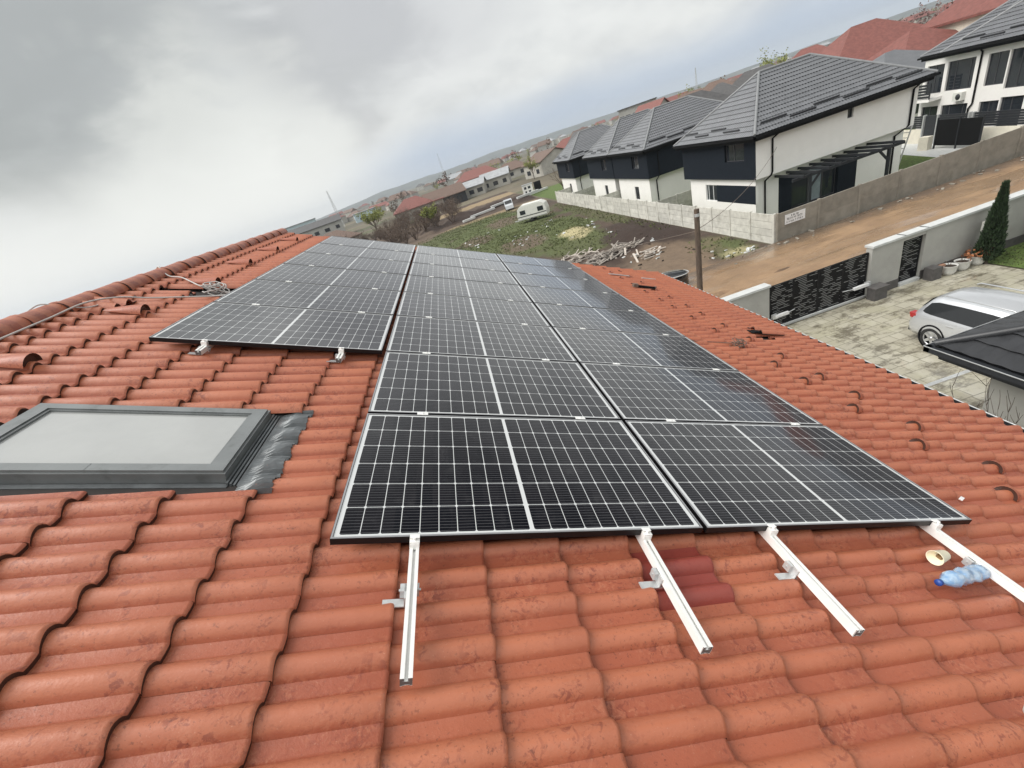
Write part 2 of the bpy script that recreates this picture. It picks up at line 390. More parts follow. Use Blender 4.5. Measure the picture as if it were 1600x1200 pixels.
def mud_mat():
    mt = bpy.data.materials.new("wet_mud"); mt.use_nodes = True
    q = N(mt.node_tree); b = q.n['Principled BSDF']
    co = q.new('ShaderNodeTexCoord').outputs['Object']
    st = q.scale(co, (.35, 1.6, 1))
    c = q.mix(q.ramp(q.noise(co, .5, 6, .65), .35, .65), (.31, .20, .115), (.235, .15, .086))
    c = q.mix(q.m('MULTIPLY', q.ramp(q.noise(st, 1.6, 6, .7), .5, .68), .6), c, (.20, .13, .085))
    syz = q.new('ShaderNodeSeparateXYZ'); q.l.new(co, syz.inputs[0])
    c = q.mix(q.m('MULTIPLY', q.ramp(q.m('ADD', syz.outputs[1], q.m('MULTIPLY', q.noise(co, .9, 5, .7), 2.2)), 21.0, 22.2), .85), c, (.10, .072, .052))
    c = q.mix(q.m('MULTIPLY', q.ramp(q.noise(co, 6, 5, .7), .55, .72), .5), c, (.36, .245, .145))
    q.put(b.inputs['Base Color'], c)
    wet = q.ramp(q.noise(st, .35, 4, .6), .42, .56)
    q.put(b.inputs['Roughness'], q.m('SUBTRACT', .65, q.m('MULTIPLY', wet, .5)))
    q.put(b.inputs['Coat Weight'], q.m('MULTIPLY', wet, .8)); b.inputs['Coat Roughness'].default_value = .12
    q.put(b.inputs['Normal'], q.bump(q.m('MULTIPLY', q.noise(st, 5, 6, .7), q.m('SUBTRACT', 1.0, q.m('MULTIPLY', wet, .8))), .9, .08))
    return mt
M['mud'] = mud_mat()

def field_mat():
    mt = bpy.data.materials.new("rough_field"); mt.use_nodes = True
    q = N(mt.node_tree); b = q.n['Principled BSDF']
    co = q.new('ShaderNodeTexCoord').outputs['Object']
    c = q.new('ShaderNodeAttribute', attribute_name='Col').outputs['Color']
    h = q.new('ShaderNodeHueSaturation'); q.put(h.inputs['Color'], c)
    q.put(h.inputs['Value'], q.m('ADD', .38, q.m('MULTIPLY', q.noise(co, 2.2, 8, .75), 1.1))); c = h.outputs[0]
    c = q.mix(q.m('MULTIPLY', q.ramp(q.noise(co, 5, 6, .75), .56, .66), .5), c, (.06, .045, .033))
    c = q.mix(q.m('MULTIPLY', q.ramp(q.noise(co, 7.5, 4, .7), .64, .68), .3), c, (.30, .26, .20))
    q.put(b.inputs['Base Color'], c); b.inputs['Roughness'].default_value = .9
    q.put(b.inputs['Normal'], q.bump(q.noise(co, 3.5, 8, .75), .8, .12))
    return mt
M['field'] = field_mat()

def ground_mat():
    mt = bpy.data.materials.new("open_land"); mt.use_nodes = True
    q = N(mt.node_tree); b = q.n['Principled BSDF']
    co = q.new('ShaderNodeTexCoord').outputs['Object']
    c = q.mix(q.ramp(q.noise(co, .012, 6, .65), .4, .6), (.085, .075, .05), (.15, .125, .085))
    c = q.mix(q.m('MULTIPLY', q.ramp(q.noise(co, .05, 5, .6), .52, .62), .7), c, (.065, .085, .03))
    c = q.mix(q.m('MULTIPLY', q.ramp(q.noise(co, .5, 6, .7), .5, .7), .5), c, (.06, .048, .036))
    q.put(b.inputs['Base Color'], c); b.inputs['Roughness'].default_value = .95
    return mt
M['ground'] = ground_mat()

# ------------------------------------------------------------------ terrain
g = MB(); n = 64
ring = [(3600 * math.cos(2 * math.pi * k / n), 3600 * math.sin(2 * math.pi * k / n), 0) for k in range(n)]
g.add([(0, 0, 0)] + ring, [(0, 1 + k, 1 + (k + 1) % n) for k in range(n)])
tag(g.build('ground', M['ground']), kind='structure')

# low wooded hills on the horizon
g = MB(); prof = []
for k in range(0, 181):
    az = rad(-60 + k * 1.0)
    deg = math.degrees(az)
    h = 34 + 12 * mnoise.noise((k * .09, 3.1, 0)) + 7 * mnoise.noise((k * .35, 1, 0)) + 2.5 * mnoise.noise((k * 1.3, 5, 0))
    if deg < -4: h *= max(.12, 1 - (-4 - deg) / 16)
    if deg > 8: h *= max(.42, 1 - (deg - 8) / 40)
    prof.append((math.sin(az), math.cos(az), h))
vs = []
for (sx, cy, h) in prof:
    vs += [(sx * 2150, cy * 2150, -2), (sx * 2350, cy * 2350, h * .75), (sx * 2500, cy * 2500, h), (sx * 2900, cy * 2900, -2)]
fs = []
for k in range(len(prof) - 1):
    for j in range(3): fs.append((k * 4 + j, k * 4 + j + 1, k * 4 + 5 + j, k * 4 + 4 + j))
g.add(vs, fs, 0, .5, True)
tag(g.build('hills', M['hill']), kind='structure')

C_SOIL = (.066, .043, .030); C_DARK = (.032, .017, .011); C_GRASS = (.078, .098, .028); C_DRY = (.27, .20, .115)
C_SAND = (.40, .35, .195); C_GRAV = (.16, .112, .074); C_MUD = (.25, .155, .088); C_SCRUB = (.12, .085, .06)
BLOBS = [  # x, y, rx, ry, colour, strength, height
    (7, 66, 9, 17, C_GRASS, 1, 0), (3, 53, 6, 9, C_GRASS, .9, 0), (10, 48, 6, 9, C_GRASS, .85, .1), (13, 50, 3, 9, C_GRASS, .9, 0),
    (11.5, 38, 3.5, 5, C_GRASS, .8, 0), (16.6, 24, 1.7, 3.2, C_GRASS, .9, 0), (-4, 74, 6, 7, C_GRASS, .8, 0), (4, 80, 8, 5, C_GRASS, .6, 0),
    (17.2, 50, 1.2, 20, C_GRASS, .5, 0),
    (7.5, 47, 2.6, 4, C_SCRUB, .9, .1), (3, 60, 2.5, 4, C_SCRUB, .9, .1), (8.5, 69, 3, 5, C_SCRUB, .9, .2),
    (12.9, 43.5, 1.5, 2.8, C_SAND, 1, .35), (12.2, 41, 1.0, 1.4, C_SAND, .8, .1),
    (15.8, 33, 3.0, 5.5, C_DARK, 1, .55), (16.4, 38, 2.0, 3, C_DARK, .9, .3), (13, 29.5, 2.5, 2.2, C_DARK, .7, .2),
    (14.0, 25, 3.6, 3.2, C_GRAV, 1, .12), (12, 22, 4, 3, C_GRAV, .9, 0), (16.8, 22.4, 1.2, .8, C_SAND, .7, 0),
    (13, 19.5, 5, 2.5, C_MUD, 1, 0), (10, 16.5, 3.5, 4, C_MUD, .9, 0),
    (3, 94, 6, 4.5, C_DARK, 1, 1.5), (11, 97, 6, 4, C_DARK, 1, 1.1), (-5, 92, 4, 6, C_DARK, 1, 1.0), (17, 92, 5, 4, C_DARK, .9, .6), (20, 100, 5, 5, C_DARK, .8, .4),
    (8, 84, 12, 1.8, C_DRY, .8, 0), (16, 80, 5, 3, C_DRY, .6, 0),
    (10, 118, 26, 6, C_DRY, 1, .2), (32, 112, 14, 8, C_DRY, 1, .2), (26, 94, 6, 8, C_DRY, .7, .1),
    (-14, 108, 10, 10, C_SCRUB, 1, .3), (-8, 84, 5, 8, C_SCRUB, .9, .2), (-18, 84, 9, 12, C_DARK, .6, .1)]
g = MB(); NX, NY = 150, 230
xs = [-42 + i * (60.4 / NX) for i in range(NX + 1)]
ys = [13.2 + 117 * (j / NY) ** 1.25 for j in range(NY + 1)]
cols = []; vs = []
for y in ys:
    for x in xs:
        w1 = mnoise.noise((x * .33, y * .33, 2)) ; w2 = mnoise.noise((x * 1.1, y * 1.1, 7))
        c = Vector(C_SOIL) * (1 + .35 * w1); hh = .05 + .05 * w2 + .05 * mnoise.noise((x * .5, y * .5, 11))
        for (bx, by, rx, ry, bc, st, ht) in BLOBS:
            q = ((x - bx) / rx) ** 2 + ((y - by) / ry) ** 2
            if q > 2.6: continue
            q = math.sqrt(q) + .38 * w1 + .25 * w2
            k = min(1, max(0, (1.1 - q) / .28)) * st
            if k > 0: c = c.lerp(Vector(bc), k)
            if ht: hh += ht * max(0, 1 - q) * (1 + .5 * w2)
        edge = min(1, (y - 13.2) / 1.5, (18.4 - x) / .5)
        if y < 22 or x > 17: hh *= max(0.05, edge)
        vs.append((x, y, .012 + max(0, hh))); cols.append((c.x, c.y, c.z, 1))
W1 = NX + 1
fs = [(j * W1 + i, j * W1 + i + 1, (j + 1) * W1 + i + 1, (j + 1) * W1 + i) for j in range(NY) for i in range(NX)]
g.add(vs, fs, 0, .5, True)
fo = g.build('field', M['field']); tag(fo, kind='structure')
ca = fo.data.color_attributes.new('Col', 'FLOAT_COLOR', 'POINT')
ca.data.foreach_set('color', [a for c in cols for a in c])
FV = vs
def field_z(x, y):
    if not (-42 < x < 18.4 and 13.2 < y < 130): return 0.0
    i = min(NX - 1, int((x + 42) / (60.4 / NX))); j = min(NY - 1, int(((y - 13.2) / 117) ** .8 * NY))
    return FV[j * W1 + i][2]

# muddy lane between the walls
g = MB(); NXr, NYr = 90, 40; rv = []
for i in range(NXr + 1):
    x = 11.0 + i * 0.6
    for j in range(NYr + 1):
        y = 13.16 + j * (21.42 - 13.16) / NYr
        if i == 0: x2 = x - 1.2 + 1.0 * mnoise.noise((j * .5, 3, 0))
        else: x2 = x
        zz = .13 - .045 * sum(math.exp(-((y - yr - .35 * mnoise.noise((x2 * .12, 1, 0))) / .28) ** 2) for yr in (16.0, 17.7)) + .03 * mnoise.noise((x2 * .25, y * 1.3, 4)) + .015 * mnoise.noise((x2, y * 2, 9))
        if i < 4: zz = zz * (.15 + i * .21)
        rv.append((x2, y, zz))
g.add(rv, [(i * (NYr + 1) + j, (i + 1) * (NYr + 1) + j, (i + 1) * (NYr + 1) + j + 1, i * (NYr + 1) + j + 1) for i in range(NXr) for j in range(NYr)], 0, .5, True)
tag(g.build('mud_road', M['mud']), kind='structure')

g = MB(); g.add([(5.0, -14, .008), (20.3, -14, .008), (20.3, 12.72, .008), (5.0, 12.72, .008)], [(0, 1, 2, 3)])
tag(g.build('driveway', M['paver']), kind='structure')
g = MB(); g.box(12.2, 14.6, 7.22, 7.34, .004, .013)
tag(g.build('drain_channel', M['steel']), kind='structure')
g = MB(); g.add([(20.36, -14, .03), (44, -14, .03), (44, 12.72, .03), (20.36, 12.72, .03)], [(0, 1, 2, 3)])
tag(g.build('lawn', M['lawn']), kind='structure')
g = MB(); g.add([(18.9, 21.9, .02), (70, 21.9, .02), (70, 100, .02), (18.9, 100, .02)], [(0, 1, 2, 3)])
tag(g.build('house_plots', M['lawn']), kind='structure')
g = MB(); g.add([(33.6, 22.5, .028), (40.5, 22.5, .028), (40.5, 60, .028), (36.8, 60, .028), (36.8, 33, .028)], [(0, 1, 2, 3, 4)])
tag(g.build('garden_path', M['coping']), kind='structure')

# tufts of grass
g = MB()
for (bx, by, rx, ry, bc, st, ht) in BLOBS:
    if bc is not C_GRASS: continue
    for _ in range(int(260 * rx * ry * .12)):
        a = R.random() * 6.283; rr_ = math.sqrt(R.random())
        x = bx + rx * rr_ * math.cos(a) * .95; y = by + ry * rr_ * math.sin(a) * .95
        if x > 18.2 or y < 20: continue
        zz = field_z(x, y); hgt = R.uniform(.05, .16); aa = R.random() * 3.14; wd = R.uniform(.04, .11)
        g.add([(x - wd * math.cos(aa), y - wd * math.sin(aa), zz), (x + wd * math.cos(aa), y + wd * math.sin(aa), zz), (x + R.uniform(-.08, .08), y + R.uniform(-.08, .08), zz + hgt)], [(0, 1, 2)], 0, R.random())
tag(g.build('grass', M['grass']), 'short green grass tufts growing over the rough field', 'grass', kind='stuff')
g = MB()
for _ in range(2600):
    x = R.uniform(20.4, 27); y = R.uniform(7, 12.6); aa = R.random() * 3.14; wd = .03
    g.add([(x - wd * math.cos(aa), y - wd * math.sin(aa), .03), (x + wd * math.cos(aa), y + wd * math.sin(aa), .03), (x + R.uniform(-.04, .04), y + R.uniform(-.04, .04), .03 + R.uniform(.04, .08))], [(0, 1, 2)], 0, R.random())
tag(g.build('lawn_grass', M['grass']), 'mown lawn grass behind the paved drive', 'grass', kind='stuff')

# ------------------------------------------------------------------ the tiled house under the camera
RM = Matrix(((math.cos(T), 0, math.sin(T), 0), (0, 1, 0, 0), (-math.sin(T), 0, math.cos(T), ZR), (0, 0, 0, 1)))
def on_roof(u, v, n=0, rz=0):
    return RM @ Matrix.Translation((u, v, n)) @ Matrix.Rotation(rz, 4, 'Z')
house = thing('tiled_house', 'own house under the camera with an orange clay tile roof carrying the solar panels', 'house', mat=RM.copy())
U0, GA, V0, PER = .297, .3685, -.1575, .1555
PAN = -.158
UR, UE, VE = -2.93, 6.2, 8.92
prof = []
for s_ in (0, .10, .24, .40, .5, .60, .76, .90, 1.0):
    prof.append((s_ * .098, .044 * math.sin(math.pi * s_) ** .75))
prof += [(.108, -.002), (.128, -.0035), (.148, -.002)]
NP = len(prof)
SKIP = []   # courses and rolls left out
def tile_skip(k, v):
    if -5 <= k <= -2 and .50 < v < 1.22: return True
    if k == -6 and 3.68 < v < 4.12: return True
    if k == -7 and 3.80 < v < 4.05: return True
    if k == 14 and 3.72 < v < 3.86: return True
    return False
j0 = int(math.floor((-3.2 - V0) / PER)); j1 = int(math.ceil((VE - V0) / PER))
g = MB()
for k in range(-8, 17):
    ul = U0 + GA * k; uu = ul - GA
    if k == -8: uu = UR
    for j in range(j0, j1):
        vb = V0 + PER * j
        if tile_skip(k, vb + .05): continue
        pair = (j // 2, k)
        rr = random.Random(hash((pair[0] * 131 + k * 17)) & 0xffff)
        tint = min(1, max(0, rr.gauss(.5, .22))); du = rr.uniform(-.005, .005); dn = rr.uniform(-.0006, .0012); tl = rr.uniform(-.0008, .0008)
        if k == 4 and -.36 < vb < -.10: tint = 2
        if k == 3 and 1.0 < vb < 1.1: tint = .2
        vs = []
        for (uu_, ln) in ((uu - .02, -.002), (ul - .18, .014), (ul - .016 + du, .0285), (ul - .005 + du, .0265), (ul + du, .020)):
            for (pv_, pn) in prof + [(PER, 0.0)]:
                vs.append((uu_, vb + pv_, PAN + pn + ln + dn + (tl * (pv_ / PER - .5))))
        n_ = NP + 1
        # lip
        for (pv_, pn) in prof + [(PER, 0.0)]:
            vs.append((ul - .002 + du, vb + pv_, PAN + pn - .006))
        fs = [(a * n_ + b, a * n_ + b + 1, (a + 1) * n_ + b + 1, (a + 1) * n_ + b) for a in range(4) for b in range(n_ - 1)]
        g.add(vs, fs, 0, tint, True)
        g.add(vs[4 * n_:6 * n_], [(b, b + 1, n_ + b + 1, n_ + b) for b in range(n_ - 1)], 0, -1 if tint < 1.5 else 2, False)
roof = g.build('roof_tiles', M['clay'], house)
g = MB(); g.box(UR, UE - .03, -3.3, VE - .04, -.24, -.172)
g.build('roof_deck', M['underlay'], house)
# far slope beyond the ridge
RT = RM.inverted()
def wl(p): return RT @ Vector(p)
xr, zr = (RM @ Vector((UR, 0, -.15)))[0], (RM @ Vector((UR, 0, -.15)))[2]
g = MB(); npz = 14
for j in range(j0, j1, 1):
    vb = V0 + PER * j
    for k in range(24):
        a0, a1 = k * .3685, (k + 1) * .3685
        pts = []
        for (aa, ln) in ((a0, .0), (a1, .024), (a1, .0)):
            for (pv_, pn) in ((0, 0), (.02, .03), (.049, .044), (.078, .03), (.098, 0), (PER, 0)):
                px_ = xr - aa * math.cos(T) - (pn + ln) * math.sin(T) ; pz_ = zr - aa * math.sin(T) + (pn + ln) * math.cos(T)
                pts.append(wl((px_, vb + pv_, pz_)))
        g.add(pts, [(a * 6 + b, a * 6 + b + 1, a * 6 + 7 + b, a * 6 + 6 + b) for a in range(2) for b in range(5)], 0, R.gauss(.5, .2), True)
g.build('back_roof_tiles', M['clay'], house)
# ridge tiles
def ridge_cap(Lr=.44):
    b = MB(); ang = [rad(-12 + 204 * i / 12) for i in range(13)]
    ring = []
    for (s_, r_) in ((0, .128), (.035, .130), (.036, .116), (Lr, .108)):
        ring.append([(r_ * math.cos(a) * 1.08, s_, r_ * math.sin(a) * .86) for a in ang])
    vs = [p for rg in ring for p in rg]
    b.add(vs, [(a * 13 + i, a * 13 + i + 1, (a + 1) * 13 + i + 1, (a + 1) * 13 + i) for a in range(3) for i in range(12)], 0, -.2, True)
    inner = [(p[0] * .86, p[1] - .002, p[2] * .86) for p in ring[0]]
    b.add(ring[0] + inner, [(i, i + 1, 14 + i, 13 + i) for i in range(12)], 0, -1)
    return b
rcap = None
vv = -3.2; i = 0
while vv < VE - .1:
    pw = Vector((xr + .01, vv, zr + .005))
    mloc = RT @ Matrix.Translation(pw) @ Matrix.Rotation(R.uniform(-.02, .02), 4, 'Z') @ Matrix.Rotation(rad(2.2), 4, 'X')
    if rcap is None: o = rcap = ridge_cap().build('ridge_tile', M['clay'], house)
    else: o = rcap.copy(); COL.objects.link(o); o.parent = house
    o.matrix_local = mloc; vv += .405
# eave gutter, fascia, verge board and walls
g = MB(); gp = [(.075 * math.cos(a), .075 * math.sin(a)) for a in [math.pi + math.pi * i / 8 for i in range(9)]]
ex, ez = (RM @ Vector((UE, 0, -.19)))[0] + .055, (RM @ Vector((UE, 0, -.19)))[2]
vs = [wl((ex + a, y, ez + b)) for y in (-3.3, VE + .05) for (a, b) in gp]
g.add(vs, [(i, i + 1, 10 + i, 9 + i) for i in range(8)], 0, .5, True)
vs = [wl((ex + a * .9, y, ez + b * .9)) for y in (-3.3, VE + .05) for (a, b) in gp]
g.add(vs, [(i, i + 1, 10 + i, 9 + i) for i in range(8)], 0, .5, True)
o = g.build('gutter', M['anth'], house)
g = MB(); g.tube([wl((ex + .078, -3.3, ez + .004)), wl((ex + .078, VE + .05, ez + .004))], .008, 6)
g.build('gutter_bead', M['steel'], o)
g = MB(); g.box(UR, UE, VE - .02, VE + .02, -.26, -.125); g.build('verge_board', M['plinth'], house)
g = MB()
xl = xr - (ex - .4 - xr)
def wbox(b, x0, x1, y0, y1, z0, z1): b.add([wl((x, y, zz)) for x in (x0, x1) for y in (y0, y1) for zz in (z0, z1)], [(0, 1, 3, 2), (4, 6, 7, 5), (0, 4, 5, 1), (2, 3, 7, 6), (0, 2, 6, 4), (1, 5, 7, 3)])
zb = ez - .1
wbox(g, ex - .75, ex - .45, -3.0, 8.4, 0, zb); wbox(g, xl + .05, xl + .35, -3.0, 8.4, 0, zb); wbox(g, xl + .35, ex - .75, 8.1, 8.4, 0, zb); wbox(g, xl + .35, ex - .75, -3.0, -2.7, 0, zb)
pr = [wl((xl + .05, 8.1, zb)), wl((ex - .45, 8.1, zb)), wl((xr, 8.1, zr - .35))]
g.prism(pr, (0, .3, 0))
g.build('wall', M['wallw'], house)

# skylight
sk = MB(); fu0, fu1, fv0, fv1 = -1.88, -.625, .562, 1.222
sk.box(fu0, fu1, fv0, fv0 + .035, -.20, -.066); sk.box(fu0, fu1, fv1 - .035, fv1, -.20, -.066)
sk.box(fu0, fu0 + .04, fv0 + .035, fv1 - .035, -.20, -.066); sk.box(fu1 - .04, fu1, fv0 + .035, fv1 - .035, -.20, -.066)
skylight = sk.build('skylight', M['frame_grey'], house, loc=(0, 0, -.042))
sk = MB()
for (a, b_, c_, d_) in ((fu0 + .012, fu1 - .012, fv0 + .012, fv0 + .066), (fu0 + .012, fu1 - .012, fv1 - .066, fv1 - .012), (fu0 + .012, fu0 + .085, fv0 + .066, fv1 - .066), (fu1 - .085, fu1 - .012, fv0 + .066, fv1 - .066)):
    sk.box(a, b_, c_, d_, -.066, -.052)
sk.box(fu0 + .085, fu1 - .085, fv0 + .066, fv0 + .078, -.072, -.060); sk.box(fu0 + .085, fu1 - .085, fv1 - .078, fv1 - .066, -.072, -.060)
sk.box(fu1 - .10, fu1 - .085, fv0 + .078, fv1 - .078, -.072, -.060); sk.box(fu0 + .085, fu0 + .10, fv0 + .078, fv1 - .078, -.072, -.060)
for (cu, cv) in ((-1.25, fv0 + .039), (-1.0, fv1 - .039)): sk.box(cu, cu + .003, cv - .026, cv + .026, -.0520, -.0508)
sk.build('sash_frame', M['frame_grey'], skylight)
sk = MB(); sk.box(fu0 + .10, fu1 - .10, fv0 + .078, fv1 - .078, -.085, -.071); sk.build('pane', M['skyglass'], skylight)
sk = MB()   # ribbed tray beside the sash and pleated apron below
for i in range(4): sk.box(fu1 + .004 + i * .016, fu1 + .014 + i * .016, fv0 - .02, fv1 + .02, -.20, -.108 - i * .006)
sk.box(fu0 - .02, fu1 + .01, fv0 - .035, fv0 - .004, -.20, -.125); sk.box(fu0 - .03, fu1 + .06, fv1 + .004, fv1 + .05, -.20, -.128)
pv_n = 92; rows = [(fu1 + .062, .0), (fu1 + .11, .3), (fu1 + .16, .8), (-.415, 1.0), (-.375, 1.0)]
avs = []
for (uu_, kk) in rows:
    for j in range(pv_n + 1):
        v_ = fv0 - .10 + j * (fv1 - fv0 + .14) / pv_n
        ph = ((v_ - V0) % PER) / PER
        hill = .044 * math.sin(math.pi * min(1, ph / .63)) ** .75 if ph < .63 else 0
        z_ = .042 + -.165 * (1 - kk) + kk * (PAN + .0125 + hill) +   .0075 * kk * (1 if j % 2 else -1) * (.6 + .8 * R.random())
        avs.append((uu_ + .006 * kk * R.uniform(-1, 1), v_, z_))
W2 = pv_n + 1
sk.add(avs, [(a * W2 + j, a * W2 + j + 1, (a + 1) * W2 + j + 1, (a + 1) * W2 + j) for a in range(4) for j in range(pv_n)])
sk.build('flashing', M['lead'], skylight)

# hooded vent tiles and snow guard noses
def vent_mesh():
    b = MB(); rings = []
    for (s_, r_, h_) in ((-.22, .050, .01), (-.10, .060, .040), (.02, .072, .066), (.10, .078, .078)):
        rings.append([(s_, r_ * math.cos(a) * 1.0, h_ * math.sin(a)) for a in [math.pi * i / 10 for i in range(11)]])
    vs = [p for rg in rings for p in rg]
    b.add(vs, [(a * 11 + i, a * 11 + i + 1, (a + 1) * 11 + i + 1, (a + 1) * 11 + i) for a in range(3) for i in range(10)], 0, .55, True)
    inn = [(p[0] - .02, p[1] * .8, p[2] * .8 - .002) for p in rings[-1]]
    b.add(rings[-1] + inn, [(i, i + 1, 12 + i, 11 + i) for i in range(10)], 0, -1)
    b.add(inn, [tuple(range(11))], 0, -1)
    return b
vt = None
for (u_, v_) in ((-2.40, 1.83), (-2.40, 3.05), (-2.30, 4.28), (-2.39, 5.44), (-2.41, 6.77), (-2.44, 7.99)):
    jj = round((v_ - .049 - V0) / PER)
    if vt is None: o = vt = vent_mesh().build('vent_tile', M['clay'], house)
    else: o = vt.copy(); COL.objects.link(o); o.parent = house
    o.matrix_local = Matrix.Translation((u_, V0 + PER * jj + .049, PAN + .052))
def guard_mesh():
    b = MB(); vs = []
    for i in range(11):
        a = math.pi * (.04 + .92 * i / 10)
        for (s_, r_) in ((-.018, .044), (-.026, .070), (.012, .064), (.05, .047)):
            vs.append((s_ + .012 * math.sin(a), r_ * math.cos(a), r_ * .98 * math.sin(a) - .006))
    b.add(vs, [(i * 4, (i + 1) * 4, (i + 1) * 4 + 1, i * 4 + 1) for i in range(10)], 0, -1)  # opening filled dark: painted shade of the hollow together with damp moss
    for j in (1, 2): b.add(vs, [(i * 4 + j, (i + 1) * 4 + j, (i + 1) * 4 + j + 1, i * 4 + j + 1) for i in range(10)], 0, .4, True)
    return b
gt = None
for row, u_, vst in ((0, 4.89, .08), (1, 4.53, .375)):
    for i in range(15):
        v_ = vst + i * .592
        if v_ > 8.7: continue
        jj = round((v_ - .049 - V0) / PER)
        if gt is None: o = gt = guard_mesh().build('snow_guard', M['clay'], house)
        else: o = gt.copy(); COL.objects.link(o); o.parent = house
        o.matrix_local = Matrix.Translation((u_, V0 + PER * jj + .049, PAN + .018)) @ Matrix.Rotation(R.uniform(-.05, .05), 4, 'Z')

# loose roof pieces near the ridge and eave
def loose_tile():
    b = MB(); vs = []
    for uu_ in (0, .42):
        for p in ((0, 0), (.02, .03), (.049, .044), (.078, .03), (.098, 0), (.155, 0), (.175, .03), (.204, .044), (.233, .03), (.253, 0), (.31, 0)): vs.append((uu_, p[0], p[1]))
    for uu_ in (0, .42):
        for p in ((0, 0), (.02, .03), (.049, .044), (.078, .03), (.098, 0), (.155, 0), (.175, .03), (.204, .044), (.233, .03), (.253, 0), (.31, 0)): vs.append((uu_, p[0], p[1] - .016))
    b.add(vs, [(i, i + 1, 12 + i, 11 + i) for i in range(10)] + [(22 + i, 33 + i, 34 + i, 23 + i) for i in range(10)], 0, .3, True)
    b.add(vs, [(11 + i, 12 + i, 34 + i, 33 + i) for i in range(10)] + [(i, 22 + i, 23 + i, i + 1) for i in range(10)] + [(0, 11, 33, 22), (10, 32, 43, 21)], 0, -1)
    return b
lt = loose_tile().build('loose_tile', M['clay'], mat=on_roof(-2.98, 3.02, -.098, rad(-2)))
tag(lt, 'loose clay roof tile lying crosswise beneath the ridge, below the grey cable', 'roof tile', 'loose roof tiles')
o = lt.copy(); COL.objects.link(o); o.matrix_world = on_roof(5.28, 3.86, -.088, rad(4)); o['label'] = 'lifted clay tile beside the dark gap near the right eave'
# cables
def cable(name, pts, r, mt, label, cat='cable', n=6, off=(0, 0)):
    P = []
    for i in range(len(pts) - 1):
        a, b = Vector(pts[i]), Vector(pts[i + 1])
        p0 = Vector(pts[max(i - 1, 0)]); p3 = Vector(pts[min(i + 2, len(pts) - 1)])
        for k in range(6):
            t = k / 6
            P.append(.5 * (2 * a + (b - p0) * t + (2 * p0 - 5 * a + 4 * b - p3) * t * t + (3 * a - p0 - 3 * b + p3) * t ** 3))
    P.append(Vector(pts[-1]))
    bb = MB(); bb.tube(P, r, n)
    return tag(bb.build(name, mt, mat=RM.copy()), label, cat)
cable('power_cable', [(-2.70, 1.5, -.085), (-2.76, 2.25, -.08), (-2.78, 2.6, -.075), (-2.76, 2.99, -.045), (-2.66, 3.27, -.06), (-2.48, 3.40, -.085), (-2.20, 3.53, -.085), (-1.98, 3.62, -.08), (-1.80, 3.70, -.07)], .008, M['cable'], 'grey cable running from the left picture edge along the ridge to the hole')
cable('power_cable', [(-3.12, 4.66, -.16), (-2.99, 4.55, -.035), (-2.88, 4.42, -.055), (-2.76, 4.33, -.085), (-2.6, 4.26, -.07), (-2.42, 4.10, -.07), (-2.27, 3.92, -.05), (-2.10, 3.86, -.09)], .008, M['cable'], 'grey cable hanging over the ridge down into the hole')
cable('power_cable', [(-3.12, 2.72, -.17), (-2.99, 2.79, -.035), (-2.88, 2.86, -.055), (-2.76, 2.96, -.085), (-2.68, 3.05, -.07)], .006, M['cable'], 'short thin cable hanging from the ridge tiles left of the loose tiles')
def coil(u, v, r, name, mt, label, loops, tail, rr=.006):
    P = []; q = random.Random(5)
    for i in range(loops * 14):
        a = i / 14 * 6.283; k = r * (.65 + .35 * math.sin(i * .37) + q.uniform(-.05, .05))
        P.append((u + k * math.cos(a) * 1.1, v + k * math.sin(a) * .8, -.085 + .055 * math.sin(a * .5 + i * .1) + q.uniform(0, .02)))
    P += tail
    bb = MB(); bb.tube(P, rr, 5)
    return tag(bb.build(name, mt, mat=RM.copy()), label, 'cable')
coil(4.40, 3.24, .10, 'cable_coil', M['cabled'], 'small tangled coil of brown cable on the tiles right of the panels', 7, [(4.2, 3.3, -.09), (4.0, 3.32, -.10), (3.8, 3.3, -.1), (3.6, 3.34, -.06)], .0045)
coil(-2.08, 3.90, .13, 'cable_coil', M['cable'], 'tangle of grey wires lying in the open roof hole by the left panels', 6, [(-1.95, 3.85, -.1), (-1.82, 3.8, -.06)], .007)
bb = MB(); bb.obox((0, 0, 0), (.19, 0, 0), (0, .028, 0), (0, 0, .02)); bb.obox((-.23, .01, .01), (.05, 0, 0), (0, .045, 0), (0, 0, .03), 1); bb.obox((.20, 0, .012), (.012, 0, 0), (0, .03, 0), (0, 0, .02), 1)
tag(bb.build('cordless_tool', [M['blackm'], M['cabled']], mat=on_roof(4.68, 6.57, -.075, rad(-4))), 'black tool left on the tiles far right near the back of the roof', 'tool')
for i, (u_, v_, ln, a_) in enumerate(((3.75, 8.2, .1, .2), (4.6, 7.8, .5, -.05), (5.3, 7.7, .35, .03))):
    bb = MB(); bb.obox((0, 0, 0), (ln / 2, 0, 0), (0, .018, 0), (0, 0, .008))
    tag(bb.build('metal_strip', M['steel'], mat=on_roof(u_, v_, -.09, a_)), ('short grey metal strip at the back of the roof beside the panels', 'longest grey metal strip lying across the tiles at the back', 'grey metal strip at the back of the roof towards the eave corner')[i], 'metal strip', 'metal offcuts on the far tiles')
bb = MB(); bb.box(-.21, .20, -.06, .06, -.012, .0); bb.box(-.15, .18, -.045, .045, .0, .01)
tag(bb.build('roof_batten', M['blackm'], mat=on_roof(5.33, 3.95, -.088, rad(2))), 'dark board lying across the gap in the tiles near the right eave', 'board')

